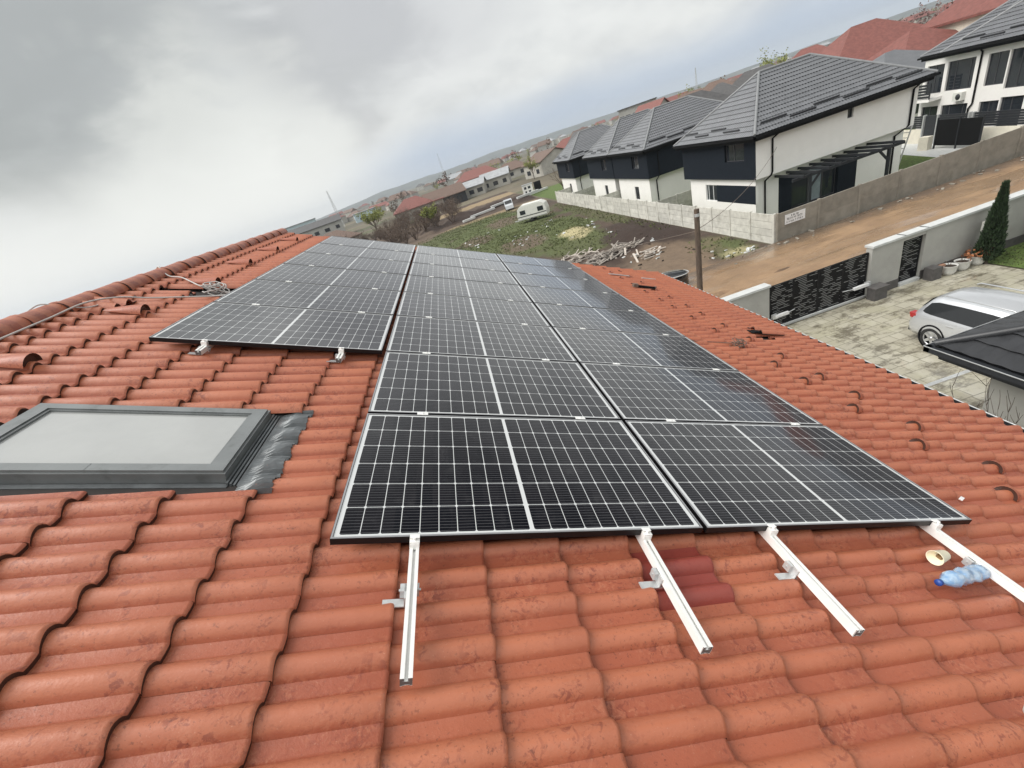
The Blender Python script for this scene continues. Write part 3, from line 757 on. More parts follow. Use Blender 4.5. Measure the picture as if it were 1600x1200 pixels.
# paper cup, bottle, scraps on the tiles
cup = thing('paper_cup', 'cream paper coffee cup lying on its side by the right rail', 'cup', mat=on_roof(3.06, -.185, -.073, rad(8)) @ Matrix.Rotation(rad(86), 4, 'Y'))
bb = MB(); bb.lathe([(.0, .082), (.024, .082), (.026, .080), (.037, .002), (.039, .0), (.0375, -.002), (.0355, .001), (.025, .078), (0, .078)], 24)
bb.build('cup_body', M['paper'], cup)
bb = MB(); bb.obox((.017, .006, .066), (.008, 0, 0), (0, .012, 0), (0, 0, .011)); bb.build('coffee_rest', M['tea'], cup)
bt = thing('water_bottle', 'crumpled blue plastic water bottle lying against the right rail', 'bottle', mat=on_roof(2.885, -.327, -.072, rad(7)) @ Matrix.Rotation(rad(90), 4, 'Y'))
bb = MB(); n_ = 24; bt.scale = (.92, .92, .92); prf = [(.013, .018), (.014, .03), (.022, .055), (.036, .09), (.044, .125), (.043, .15), (.037, .165), (.042, .18), (.044, .215), (.040, .24), (.035, .25), (.041, .265), (.043, .30), (.038, .325), (.042, .335), (.041, .375), (.030, .385), (0, .385)]
bb.lathe(prf, n_)
bb.v = [((x * (1 - .28 * max(0, mnoise.noise((zz * 14, 2, 0)))) + .012 * mnoise.noise((zz * 20, y * 30, 1))), y * (1 + .05 * math.sin(zz * 30)) + .012 * mnoise.noise((x * 30, zz * 16, 5)), zz) for (x, y, zz) in bb.v]
bb.build('bottle_body', M['pet'], bt)
bb = MB(); bb.lathe([(0, -.004), (.0155, -.003), (.017, 0), (.017, .018), (.013, .02)], 18); bb.build('cap', M['cap_blue'], bt)
bb = MB(); bb.lathe([(0, 0), (.03, .004), (.036, .03), (.03, .05), (0, .055)], 14)
tag(bb.build('plastic_lid', M['white_p'], mat=on_roof(2.62, -.86, -.10)), 'small white plastic piece on the tiles at the lower right picture edge', 'plastic')
bb = MB(); bb.box(0, .05, 0, .02, 0, .008)
tag(bb.build('paper_scrap', M['white_p'], mat=on_roof(3.93, .262, -.098, .4)), 'tiny white scrap on the tiles right of the front panel corner', 'scrap')

# ------------------------------------------------------------------ solar panels and rails
PW, PH, PT = 1.755, 1.038, .035
g = MB()
for (x0, x1, y0, y1) in ((0, PW, 0, .011), (0, PW, PH - .011, PH), (0, .011, .011, PH - .011), (PW - .011, PW, .011, PH - .011)):
    g.box(x0, x1, y0, y1, -PT, -.0012)
frame_m = g
lipm = MB()
for (x0, x1, y0, y1) in ((0.0015, PW - .0015, .0015, .0095), (.0015, PW - .0015, PH - .0095, PH - .0015), (.0015, .0095, .0095, PH - .0095), (PW - .0095, PW - .0015, .0095, PH - .0095)):
    lipm.box(x0, x1, y0, y1, -.0012, 0)
cm = MB(); cm.box(.011, PW - .011, .011, PH - .011, -.009, -.0035)
ORD = ('nearest', 'second', 'third', 'fourth', 'fifth', 'sixth', 'seventh', 'farthest')
proto = None
for col, u_, r0_, cname in ((1, .0115, 0, 'middle column'), (2, 1.7895, 0, 'right column'), (0, -1.7785, 2, 'left column')):
    rows_ = list(range(r0_, 8))
    for i, r_ in enumerate(rows_):
        o_name = 'nearest' if i == 0 else 'farthest' if i == len(rows_) - 1 else ORD[i] + ' from the front'
        lab = 'black framed solar panel, %s in the %s of the array' % (o_name, cname)
        mw = on_roof(u_ + R.uniform(-.0015, .0015), r_ * 1.058, R.uniform(-.0008, .0008)) @ Matrix.Rotation(R.uniform(-.0012, .0012), 4, 'X') @ Matrix.Rotation(R.uniform(-.0009, .0009), 4, 'Y')
        if proto is None:
            proto = thing('solar_panel', lab, 'solar panel', group='solar panels on the tiled roof', mat=mw)
            fr = frame_m.build('frame', M['black_frame'], proto); lipm.build('frame_lip', M['lip'], fr); cm.build('cell_sheet', M['cells'], proto)
        else: dup(proto, lab, mat=mw)

def rail_mesh(L):
    b = MB()
    pf = [(-.02, 0), (-.006, 0), (-.006, -.006), (-.010, -.006), (-.010, -.016), (.010, -.016), (.010, -.006), (.006, -.006), (.006, 0), (.02, 0), (.02, -.04), (.012, -.04), (.012, -.036), (-.012, -.036), (-.012, -.04), (-.02, -.04)]
    n_ = len(pf); vs = [(x, y, zz) for y in (0, L) for (x, zz) in pf]
    b.add(vs, [(i, (i + 1) % n_, (i + 1) % n_ + n_, i + n_) for i in range(n_)])
    # dark plates across the cut end, standing for shade inside the profile
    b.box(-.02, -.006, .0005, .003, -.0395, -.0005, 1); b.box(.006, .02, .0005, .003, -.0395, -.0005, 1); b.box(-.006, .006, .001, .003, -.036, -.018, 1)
    return b
def clamp_mesh(end):
    b = MB()
    if end: b.box(-.021, .021, -.030, -.002, -.036, -.004); b.box(-.021, .021, -.012, .008, .0008, .004); b.tube([(0, -.016, -.004), (0, -.016, .010)], .006, 8); b.box(-.02, .02, -.032, -.028, -.045, -.012)
    else: b.box(-.035, .035, -.016, .016, .0008, .0042); b.tube([(0, 0, .004), (0, 0, .010)], .0065, 8); b.box(-.03, .03, -.007, .007, -.036, .0008)
    return b
ce = clamp_mesh(True); cmn = clamp_mesh(False)
ce_me = cm_me = hk_me = None
rails = [(.358, -.553, 0, 'leftmost of the four front aluminium rails, reaching farthest down'), (1.452, -.545, 0, 'second front aluminium rail from the left, beside the dark red tile'),
         (2.165, -.535, 0, 'third front aluminium rail from the left, under the near right panel'), (3.265, -.56, 0, 'rightmost front aluminium rail, next to the blue bottle'),
         (-1.385, 1.985, 2, 'aluminium rail poking out under the upper left panel, left one'), (-.352, 1.975, 2, 'aluminium rail poking out under the upper left panel, right one')]
for (u_, v_, r0_, lab) in rails:
    rt = thing('mounting_rail', lab, 'rail', group='aluminium rails under the panels', mat=on_roof(u_, v_, -.0365))
    rail_mesh(8.50 - v_).build('rail_profile', [M['alu'], M['alu_dark']], rt)
    def part(me, nm, mesh, loc, mt):
        if me is None: o = mesh.build(nm, mt, rt)
        else: o = bpy.data.objects.new(nm, me); COL.objects.link(o); o.parent = rt
        o.location = loc; return o.data
    ce_me = part(ce_me, 'end_clamp', ce, (0, r0_ * 1.058 - v_, .0365), M['alu'])
    for r_ in range(r0_ + 1, 8): cm_me = part(cm_me, 'mid_clamp', cmn, (0, r_ * 1.058 - .010 - v_, .0365), M['alu'])
    hk = MB(); hk.box(-.045, -.021, -.015, .02, -.05, -.012); hk.obox((-.06, -.028, -.062), (.05, 0, 0), (0, .017, 0), (0, 0, .003)); hk.box(-.028, -.021, -.045, .02, -.062, -.012); hk.tube([(-.05, .004, -.03), (.035, .004, -.03)], .005, 6); hk.box(.021, .028, -.012, .018, -.05, -.01)
    for vv in ([.33, 1.75, 3.2, 4.7, 6.2, 7.7] if r0_ == 0 else [.12, 1.6, 3.1, 4.6, 6.1]): hk_me = part(hk_me, 'roof_hook', hk, (0, vv + R.uniform(-.02, .02), 0), M['steel'])


# ------------------------------------------------------------------ building helpers
def holed(b, o, u, wv, nv, W, H, holes, mi=0, depth=.16, mi_r=None):
    """wall face of W x H from corner o along u and wv, outward normal nv, with recessed holes (u0,u1,w0,w1)"""
    o, u, wv, nv = Vector(o), Vector(u), Vector(wv), Vector(nv)
    us = sorted(set([0, W] + [h for q in holes for h in q[:2]])); ws = sorted(set([0, H] + [h for q in holes for h in q[2:4]]))
    for i in range(len(us) - 1):
        for j in range(len(ws) - 1):
            cu, cw = (us[i] + us[i + 1]) / 2, (ws[j] + ws[j + 1]) / 2
            if any(q[0] < cu < q[1] and q[2] < cw < q[3] for q in holes): continue
            b.poly([o + u * a + wv * c for a, c in ((us[i], ws[j]), (us[i + 1], ws[j]), (us[i + 1], ws[j + 1]), (us[i], ws[j + 1]))], mi)
    for q in holes:
        c4 = [(q[0], q[2]), (q[1], q[2]), (q[1], q[3]), (q[0], q[3])]
        for k in range(4):
            a, c = c4[k], c4[(k + 1) % 4]
            b.poly([o + u * a[0] + wv * a[1], o + u * c[0] + wv * c[1], o + u * c[0] + wv * c[1] - nv * depth, o + u * a[0] + wv * a[1] - nv * depth], mi if mi_r is None else mi_r)
        b.poly([o + u * a + wv * c - nv * (depth + .002) for a, c in c4], mi if mi_r is None else mi_r)
def window(parent, o, u, wv, nv, q, depth=.12, mull=(.5,), fr='wframe', gl='glass', name='window', bar=.05, rel=(0, 0, 0)):
    o, u, wv, nv = Vector(o) - Vector(rel), Vector(u), Vector(wv), Vector(nv)
    b = MB(); u0, u1, w0, w1 = q; e = .004; u0 += e; u1 -= e; w0 += e; w1 -= e
    def bx(b_, a0, a1, c0, c1, d0, d1):
        cc = o + u * (a0 + a1) / 2 + wv * (c0 + c1) / 2 - nv * (d0 + d1) / 2
        b_.obox(cc, u * (a1 - a0) / 2, wv * (c1 - c0) / 2, nv * (d1 - d0) / 2)
    bx(b, u0, u0 + bar, w0, w1, depth - .06, depth); bx(b, u1 - bar, u1, w0, w1, depth - .06, depth)
    bx(b, u0 + bar, u1 - bar, w0, w0 + bar, depth - .06, depth); bx(b, u0 + bar, u1 - bar, w1 - bar, w1, depth - .06, depth)
    for mm in mull:
        x = u0 + (u1 - u0) * mm; bx(b, x - bar * .6, x + bar * .6, w0 + bar, w1 - bar, depth - .055, depth - .005)
    f = b.build(name, M[fr], parent)
    b = MB(); bx(b, u0 + bar, u1 - bar, w0 + bar, w1 - bar, depth - .03, depth - .02); b.build('pane', M[gl], f)
    return f
UX, UY, UZ = Vector((1, 0, 0)), Vector((0, 1, 0)), Vector((0, 0, 1))

def slope(b, e0, e1, t0, t1, row=.36, pitch=.2, lift=.035, wave=.028, mi=0):
    e0, e1, t0, t1 = map(Vector, (e0, e1, t0, t1))
    ud = (e1 - e0).normalized(); up = ((t0 + t1) / 2 - (e0 + e1) / 2); up = (up - ud * up.dot(ud)); Ls = up.length; nv = ud.cross(up).normalized()
    nr = max(2, int(Ls / row))
    q = random.Random(3)
    for r_ in range(nr):
        f0, f1 = r_ / nr, (r_ + 1) / nr
        a0, a1 = e0.lerp(t0, f0), e1.lerp(t1, f0); b0, b1 = e0.lerp(t0, f1), e1.lerp(t1, f1)
        wd = (a1 - a0).length; n_ = max(2, int(wd / pitch * 2))
        vs = []; fs = []
        for i in range(n_ + 1):
            t_ = i / n_; p = a0.lerp(a1, t_); wv_ = wave if i % 2 else 0
            vs += [p + nv * (lift + wv_), p + nv * (wv_ * .6 - .004)]
            tt = (p - b0).dot(ud) / max(1e-6, (b1 - b0).length); tt = min(1, max(0, tt)); vs.append(b0.lerp(b1, tt) + nv * wv_ * .9)
        for i in range(n_):
            j = i * 3
            fs += [(j, j + 3, j + 5, j + 2)]
        b.add(vs, fs, mi, .5 + q.uniform(-.2, .2), False)
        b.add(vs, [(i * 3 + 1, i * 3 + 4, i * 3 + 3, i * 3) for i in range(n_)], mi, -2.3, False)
def hip_roof(parent, x0, x1, y0, y1, z, rz_, ra, rb, mt='metal_roof', row=.36, guards=True, caps='cap', sides='nswe', gut='blackm', pitch=.2):
    """ra, rb: ridge end points (x, y)"""
    A, B_, C_, D_ = (x0, y0, z), (x1, y0, z), (x1, y1, z), (x0, y1, z)
    P, Q = (*ra, rz_), (*rb, rz_)
    b = MB()
    if abs(ra[0] - rb[0]) >= abs(ra[1] - rb[1]):    # ridge along x
        S = {'s': (A, B_, P, Q), 'e': (B_, C_, Q, Q), 'n': (C_, D_, Q, P), 'w': (D_, A, P, P)}; hips = ((A, P), (B_, Q), (C_, Q), (D_, P), (P, Q))
    else:                                            # ridge along y
        S = {'s': (A, B_, P, P), 'e': (B_, C_, P, Q), 'n': (C_, D_, Q, Q), 'w': (D_, A, Q, P)}; hips = ((A, P), (B_, P), (C_, Q), (D_, Q), (P, Q))
    for k in 'swne':
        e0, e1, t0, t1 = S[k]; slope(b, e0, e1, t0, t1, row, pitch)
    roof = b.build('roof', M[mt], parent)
    for (a, c) in hips:
        if (Vector(a) - Vector(c)).length < .05: continue
        up = Vector((0, 0, .045)); cb = MB(); cb.tube([Vector(a) + up, Vector(c) + up], .085, 8); cb.build('hip_cap', M[caps], roof)
    if guards:
        for k in ('s', 'w'):
            e0, e1, t0, t1 = map(Vector, S[k]); L = (e1 - e0).length; ud = (e1 - e0).normalized(); up = (t0 - e0); up = (up - ud * up.dot(ud)).normalized(); nv = ud.cross(up).normalized()
            s_ = .9; i = 0
            while s_ + 1.7 < L - .6:
                cpt = e0 + ud * (s_ + .85) + up * (.55 if i % 2 else .85) + nv * .08
                cb = MB(); cb.obox(cpt, ud * .85, up * .035, nv * .055); cb.build('snow_guard', M['metal_roof2'], roof); s_ += 1.75; i += 1
    cb = MB(); e = .07
    for (p, q) in ((A, B_), (B_, C_), (C_, D_), (D_, A)):
        p, q = Vector(p), Vector(q); dd = (q - p).normalized(); out = Vector((dd.y, -dd.x, 0))
        cb.obox((p + q) / 2 + out * .06 + Vector((0, 0, -.09)), (q - p) / 2 + dd * .12, out * .06, Vector((0, 0, .065)))
        cb.obox((p + q) / 2 - out * .10 + Vector((0, 0, -.19)), (q - p) / 2 - dd * .1, out * .06, Vector((0, 0, .14)))
    cb.build('gutter', M[gut], roof)
    cb = MB(); cb.box(x0 + .1, x1 - .1, y0 + .1, y1 - .1, z - .16, z - .11); cb.build('soffit', M['blackm'], roof)
    return roof

# ------------------------------------------------------------------ the row of black and white houses
def navy_house(label, oy, kind):
    t = thing('modern_house', label, 'house', (20.6, oy, 0), group='black and white houses behind the concrete fence')
    LX, LY = 11.0, 8.9
    zu0, zu1 = 2.95, 5.5
    # upper storey
    b = MB(); hu = [(LY - 3.25, LY - 1.15, 1.15, 2.25)] if kind == 'A' else [(LY - 3.6, LY - 2.0, .95, 2.15)]
    holed(b, (0, LY, zu0), -UY, UZ, -UX, LY, zu1 - zu0, hu, 1, .22)
    fm = 0 if kind == 'A' else 1
    hs = [(6.2, 6.6, 1.75, 2.5)] if kind == 'A' else []
    holed(b, (0, 0, zu0), UX, UZ, -UY, LX, zu1 - zu0, hs, fm, .2)
    b.poly([(LX, 0, zu0), (LX, LY, zu0), (LX, LY, zu1), (LX, 0, zu1)], 0); b.poly([(0, LY, zu0), (0, LY, zu1), (LX, LY, zu1), (LX, LY, zu0)], 1 if kind != 'A' else 0)
    b.poly([(0, 0, zu0), (0, LY, zu0), (LX, LY, zu0), (LX, 0, zu0)], 0)
    b.build('upper_wall', [M['wallw'], M['walln']], t)
    for q in hu: window(t, (0, LY, zu0), -UY, UZ, -UX, q, .2, (.42,))
    for q in hs: window(t, (0, 0, zu0), UX, UZ, -UY, q, .17, ())
    # lower storey
    lx, ly, ly1 = .22, .5, LY - .55
    b = MB()
    H = zu0 - .004
    if kind == 'A': hw = [(ly1 - 6.2, ly1 - .35, 1.3, 2.5)]
    else: hw = [(ly1 - 4.2, ly1 - 3.2, .8, 2.1)]
    hw = [(max(.3, a), c, d_, e) for (a, c, d_, e) in hw]
    holed(b, (lx, ly1, 0), -UY, UZ, -UX, ly1 - ly, H, hw, 0, .16)
    hs2 = [(1.75, 7.45, .12, 2.5)] if kind == 'A' else [(4.3, 5.4, .1, 2.4)]
    holed(b, (lx, ly, 0), UX, UZ, -UY, LX - lx - .1, H, hs2, 0, .35 if kind == 'A' else .15, 1)
    x1 = LX - .1
    b.poly([(x1, ly, 0), (x1, ly1, 0), (x1, ly1, H), (x1, ly, H)]); b.poly([(lx, ly1, 0), (lx, ly1, H), (x1, ly1, H), (x1, ly1, 0)])
    b.build('lower_wall', [M['wallw'], M['walln']], t)
    if kind == 'A':
        q = hw[0]
        window(t, (lx, ly1, 0), -UY, UZ, -UX, (q[0], q[0] + 1.45, q[2], q[3]), .13, (.2, .62), 'wframew')
        b = MB(); b.box(lx - .01, lx + .12, ly1 - q[1] + .01, ly1 - q[0] - 1.47, q[2] + .01, q[3] - .01); b.build('navy_panel', M['walln'], t)
        o = (lx, ly, 0)
        window(t, o, UX, UZ, -UY, (2.75, 4.1, .14, 2.42), .28, (), 'wframe', 'glass', 'glass_door'); window(t, o, UX, UZ, -UY, (4.1, 5.1, .14, 2.42), .28, (), 'wframe', 'glass_l', 'glass_door'); window(t, o, UX, UZ, -UY, (5.1, 6.1, .14, 2.42), .28, (), 'wframe', 'glass', 'glass_door')
        b = MB(); b.box(lx + 1.76, lx + 2.74, ly + .02, ly + .3, .13, 2.48); b.build('navy_panel', M['walln'], t); b = MB(); b.box(lx + 6.11, lx + 7.44, ly + .02, ly + .3, .13, 2.48); b.build('navy_panel', M['walln'], t)
    else:
        q = hw[0]; window(t, (lx, ly1, 0), -UY, UZ, -UX, q, .13, (.5,))
        window(t, (lx, ly, 0), UX, UZ, -UY, hs2[0], .12, (), name='door')
    pipes = [[(1.35, -.42, zu1 + .0), (1.35, -.38, zu1 - .12), (1.1, -.06, zu1 - .42), (1.1, -.06, zu0 + .2), (1.02, -.06, zu0 + .02), (.95, .43, zu0 - .35), (.95, .43, .1)]]
    if kind == 'A': pipes.append([(10.75, -.40, zu1), (10.75, -.38, zu1 - .12), (10.6, -.06, zu1 - .42), (10.6, -.06, zu0 + .1), (10.2, .43, zu0 - .4), (10.2, .43, .1)])
    for p in pipes:
        b = MB(); b.tube(p, .055, 8); b.build('downpipe', M['blackm'], t)
    e = .42; oyh = LY + (.45 if kind in 'AD' else .12); oyl = -.5 if kind != 'C' else -.12
    hip_roof(t, -e, LX + .55, oyl, oyh, zu1 + .12, 8.75 if kind == 'A' else 8.6, (3.4, 4.3), (7.1, 4.3))
    return t
navy_house('nearest two storey house with white side wall, navy front and black timber pergola', 25.9, 'A')
navy_house('second house behind the fence, navy upper floor on both sides over white ground floor', 41.4, 'B')
navy_house('third house along the fence, joined to the far side of the second navy house', 50.5, 'C')
navy_house('last and smallest looking navy and white house at the far end of the fence', 66.5, 'D')

pg = thing('pergola', 'black timber pergola against the white wall behind the concrete fence', 'pergola', (22.2, 26.4, 0))
for i in range(9):
    x = .1 + i * .82
    b = MB(); b.beam((x, -.02, 2.66), (x, -2.5, 2.66), .09, .15); b.build('rafter', M['anth'], pg)
b = MB(); b.beam((-.3, -2.05, 2.50), (7.2, -2.05, 2.50), .12, .16); b.build('front_beam', M['anth'], pg)
for x, s_ in ((.9, 1), (6.2, -1)):
    b = MB(); b.box(x - .07, x + .07, -2.12, -1.98, .02, 2.42); b.build('post', M['anth'], pg)
    b = MB(); b.beam((x, -2.05, 1.75), (x + .62 * s_, -2.05, 2.42), .09, .11); b.build('brace', M['anth'], pg)

# ------------------------------------------------------------------ fences
def concrete_fence(label, p0, p1, hgt, step, mt, rows=4, zf=None, smooth=False):
    p0, p1 = Vector((*p0, 0)), Vector((*p1, 0)); dd = p1 - p0; L = dd.length; n_ = max(1, round(L / step)); ang = math.atan2(dd.y, dd.x)
    t = thing('concrete_fence', label, 'fence', p0, ang)
    for i in range(n_ + 1):
        x = L * i / n_
        b = MB(); b.box(x - .065, x + .065, -.07, .07, -.05, hgt + .04, 0, R.random()); b.build('post', mt, t)
        if i < n_:
            b = MB(); x1 = L * (i + 1) / n_
            for r_ in range(rows):
                z0 = hgt * r_ / rows; q = .008 if r_ % 2 else .0
                b.box(x + .066, x1 - .066, -.028 - q, .028 + q, z0, z0 + hgt / rows - (.022 if not smooth else .004), 0, R.random())
            b.build('panel', mt, t)
    return t
concrete_fence('long pale precast concrete fence running away beside the rough field', (18.6, 21.62), (18.2, 70.5), 1.72, 2.05, M['concrete'])
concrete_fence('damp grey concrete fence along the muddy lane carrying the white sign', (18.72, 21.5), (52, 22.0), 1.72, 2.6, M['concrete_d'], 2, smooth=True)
for (y, lab) in ((36.6, 'pale concrete garden divider in front of the gap between first and second house'), (50.2, 'pale concrete garden divider between the second and third navy houses'), (62.0, 'pale concrete garden divider before the last navy house'), (70.4, 'pale concrete fence at the far end closing off the house plots')):
    concrete_fence(lab, (18.65, y), (27, y), 1.65, 2.1, M['concrete'], 4)
sg = thing('sign', 'white notice board with black writing on the damp concrete fence', 'sign', (19.75, 21.44, 1.25))
b = MB(); b.box(-.62, .62, -.012, .012, -.27, .27); b.build('board', M['white_p'], sg)
b = MB(); q = random.Random(4)
for (zz, x0, x1, hh) in ((.16, -.25, .25, .10), (.02, -.5, .5, .13), (-.15, -.52, .52, .10)):
    x = x0
    while x < x1 - .05:
        wd = q.uniform(.045, .07)
        b.box(x, x + .014, -.017, -.0125, zz - hh / 2, zz + hh / 2)
        k = q.choice((0, 1, 2))
        if k != 1: b.box(x + .0145, x + wd, -.017, -.0125, zz + hh / 2 - .02, zz + hh / 2)
        if k != 2: b.box(x + .0145, x + wd, -.017, -.0125, zz - .01, zz + .01)
        if k == 0: b.box(x + wd - .014, x + wd, -.017, -.0125, zz - hh / 2, zz - .0105)
        x += wd + q.choice((.025, .025, .07))
b.build('lettering', M['blackm'], sg)

# ------------------------------------------------------------------ boundary wall with gate on the drive
YW = 12.9
def wall_piece(label, x0, x1, hgt):
    t = thing('boundary_wall', label, 'wall', (x0, YW, 0)); L = x1 - x0
    b = MB(); b.box(0, L, -.13, .13, 0, hgt); b.build('render', M['wallg'], t)
    b = MB(); b.box(-.03, L + .03, -.19, .19, hgt + .002, hgt + .085); b.build('coping', M['coping'], t)
    b = MB(); b.box(.0, L, -.155, -.132, 0, .36); b.build('plinth', M['plinth'], t)
wall_piece('short grey rendered wall left of the black driveway gate', 7.2, 11.62, 1.93)
wall_piece('grey rendered wall section between the driveway gate and the garden door', 15.86, 17.16, 2.02)
wall_piece('long grey rendered wall with pale coping right of the garden door', 18.10, 44, 2.02)
b = MB(); b.box(17.165, 18.095, YW - .125, YW + .125, 1.86, 2.02); b.box(17.13, 18.13, YW - .185, YW + .185, 2.022, 2.105, 1)
tag(b.build('door_lintel', [M['wallg'], M['coping']]), 'grey rendered lintel over the narrow black garden door', 'lintel')
def slat_gate(name, label, x0, x1, z0, z1, y, frames, cat='gate'):
    t = thing(name, label, cat, (x0, y, 0)); L = x1 - x0
    b = MB()
    for x in frames: b.box(x * L - .035 + (.035 if x == 0 else -.035 if x == 1 else 0), x * L + .035 + (.035 if x == 0 else -.035 if x == 1 else 0), -.035, .035, z0, z1)
    b.box(0, L, -.030, .030, z1 + .001, z1 + .02); b.box(0, L, -.030, .030, z0 - .02, z0 - .001); b.v = [(x, y, z1 if abs(zz - z1 - .001) < 1e-6 else z0 if abs(zz - z0 + .001) < 1e-6 else zz) for x, y, zz in b.v]
    b.build('frame', M['black'], t)
    b = MB(); q = random.Random(11); nr = 24; hh = (z1 - z0) / nr
    xs_ = [(frames[i] * L + (.07 if i == 0 else .035), frames[i + 1] * L - (.07 if i == len(frames) - 2 else .035)) for i in range(len(frames) - 1)]
    for (a, c) in xs_:
        b.box(a, c, .002, .010, z0, z1)
        for r_ in range(nr):
            za = z0 + r_ * hh
            b.box(a, c, -.026, .0015, za, za + hh * .74)
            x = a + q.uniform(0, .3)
            while x < c:      # pale strips standing in for sky caught on the black slat tops
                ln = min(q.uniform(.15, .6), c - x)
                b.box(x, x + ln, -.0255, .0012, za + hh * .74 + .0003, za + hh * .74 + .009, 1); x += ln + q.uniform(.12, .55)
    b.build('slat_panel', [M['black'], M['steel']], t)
    return t
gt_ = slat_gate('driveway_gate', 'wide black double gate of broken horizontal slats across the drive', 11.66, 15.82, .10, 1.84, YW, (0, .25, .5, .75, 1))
b = MB(); b.box(11.66, 15.82, YW - .10, YW + .10, .002, .085)
tag(b.build('gate_sill', M['coping']), 'pale concrete sill under the black driveway gate', 'sill')
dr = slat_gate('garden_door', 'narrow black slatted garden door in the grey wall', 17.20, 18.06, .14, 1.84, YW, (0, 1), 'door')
b = MB(); b.box(17.2, 18.06, YW - .2, YW + .12, .003, .12); tag(b.build('door_step', M['coping']), 'pale step under the narrow black garden door', 'step')
for (lab, x, x2) in (('white gate opener arm at the right end of the driveway gate', 15.75, 14.75), ('white gate opener arm at the left end of the driveway gate', 11.8, 12.7)):
    t = thing('gate_opener', lab, 'gate opener', (x, YW - .22, .62), group='gate openers on the driveway gate')
    b = MB(); s_ = 1 if x2 > x else -1
    b.box(min(0, (x2 - x) * .62), max(0, (x2 - x) * .62), -.05, .05, -.05, .06); b.build('arm_housing', M['white_p'], t)
    b = MB(); b.tube([((x2 - x) * .6, 0, 0), (x2 - x, .1, 0)], .02, 8); b.box(-.1, .1, -.02, .09, -.09, .10); b.build('bracket', M['steel'], t)
b = MB(); b.box(-.26, .26, -.2, .16, 0, .5); b.box(-.3, .3, -.24, .2, .5, .55)
tag(b.build('gate_box', M['plinth'], loc=(15.95, YW - .42, 0)), 'dark box on the ground at the right end of the driveway gate', 'box')
b = MB(); b.box(-.2, .2, -.2, .16, 0, .5)
tag(b.build('gate_box', M['plinth'], loc=(18.32, YW - .42, 0)), 'dark block on the ground right of the narrow garden door', 'box')
for i in range(5):
    b = MB(); b.box(-.2, .2, -.06, .06, 0, .075)
    tag(b.build('brick', M['brick'], loc=(18.68 + R.uniform(-.02, .02), YW - .35, .01 + i * .085)), 'orange brick in the small stack between garden door and pots', 'brick', 'stacked bricks by the door')
# pots
for i, (x, lab) in enumerate(((18.95, 'white bowl planter, leftmost of three by the wall, filled with bare soil'), (19.5, 'white bowl planter standing between the other two, with soil and no leaves'), (20.15, 'white bowl planter on the right with dry orange leaves'))):
    t = thing('planter', lab, 'planter', (x, YW - .5, .008), group='white planters by the wall')
    b = MB(); b.lathe([(0, .0), (.17, .01), (.22, .12), (.245, .36), (.255, .37), (.23, .37), (.215, .30)], 20); b.build('pot', M['pot'], t)
    b = MB(); b.lathe([(.218, .31), (.1, .335), (0, .33)], 14); b.build('soil', M['soil'], t)
    b = MB()
    for k in range(7 if i < 2 else 12):
        a = R.random() * 6.28; ln = R.uniform(.15, .4) if i < 2 else R.uniform(.3, .75)
        b.tube([(.05 * math.cos(a), .05 * math.sin(a), .32), (.2 * math.cos(a) * ln, .2 * math.sin(a) * ln, .32 + ln * .5), (.6 * math.cos(a) * ln, .6 * math.sin(a) * ln, .33 + ln * .75)], .005, 4)
    b.build('stem', M['barkl'], t)
    if i == 2:
        b = MB()
        for k in range(150):
            a = R.random() * 6.28; rr_ = .55 * math.sqrt(R.random()); p = Vector((rr_ * math.cos(a), rr_ * math.sin(a) * .7, .36 + .45 * R.random() * (1 - rr_)))
            u_ = Vector((R.uniform(-1, 1), R.uniform(-1, 1), R.uniform(-1, 1))).normalized() * .06; w_ = u_.cross(Vector((R.uniform(-1, 1), R.uniform(-1, 1), .3))).normalized() * .04
            b.add([p - u_, p + w_, p + u_, p - w_], [(0, 1, 2, 3)], 0, R.random())
        b.build('foliage', M['dryleaf'], t)
t = thing('standpipe', 'grey standpipe with box top against the wall beside the cypress', 'standpipe', (20.45, YW - .3, .03))
b = MB(); b.tube([(0, 0, 0), (0, 0, 1.25)], .03, 8); b.build('pipe', M['steel'], t)
b = MB(); b.box(-.10, .10, -.07, .07, 1.2, 1.55); b.build('meter_box', M['ac'], t)
# cypress
def leaf_cone(b, h, r, n_, q, z0=.15, sz=.07, pw=.8):
    for _ in range(n_):
        f = q.random() ** .8; zz = z0 + (h - z0) * f; prof_ = r * min(1, (f / .16 + .35)) * max(.04, (1 - f)) ** pw
        a = q.random() * 6.283; k = .62 + .42 * q.random(); k *= 1 + .22 * mnoise.noise((math.cos(a) * 2, math.sin(a) * 2, zz * 2.5))
        p = Vector((prof_ * k * math.cos(a), prof_ * k * math.sin(a), zz))
        out = Vector((math.cos(a) * .5 + q.uniform(-.3, .3), math.sin(a) * .5 + q.uniform(-.3, .3), 1.0)).normalized(); sd_ = out.cross(Vector((q.uniform(-1, 1), q.uniform(-1, 1), .1))).normalized()
        L = sz * q.uniform(.7, 1.5)
        b.add([p - sd_ * L * .35, p + sd_ * L * .35, p + out * L * 1.6], [(0, 1, 2)], 0, q.random() * .8 + .2 * k)
def cypress(label, x, y, h, r, n_):
    t = thing('cypress', label, 'tree', (x, y, 0)); q = random.Random(int(x * 10))
    b = MB(); b.tube([(0, 0, 0), (0, 0, h * .8)], [.06, .015], 8); b.build('trunk', M['bark'], t)
    b = MB(); leaf_cone(b, h, r, n_, q); b.build('crown', M['thuja'], t)
cypress('narrow dark green cypress standing against the grey wall by the lawn', 20.3, 12.2, 3.0, .40, 9000)
cypress('dark evergreen at the right picture edge beyond the first cypress', 22.9, 12.0, 2.6, .62, 6000)

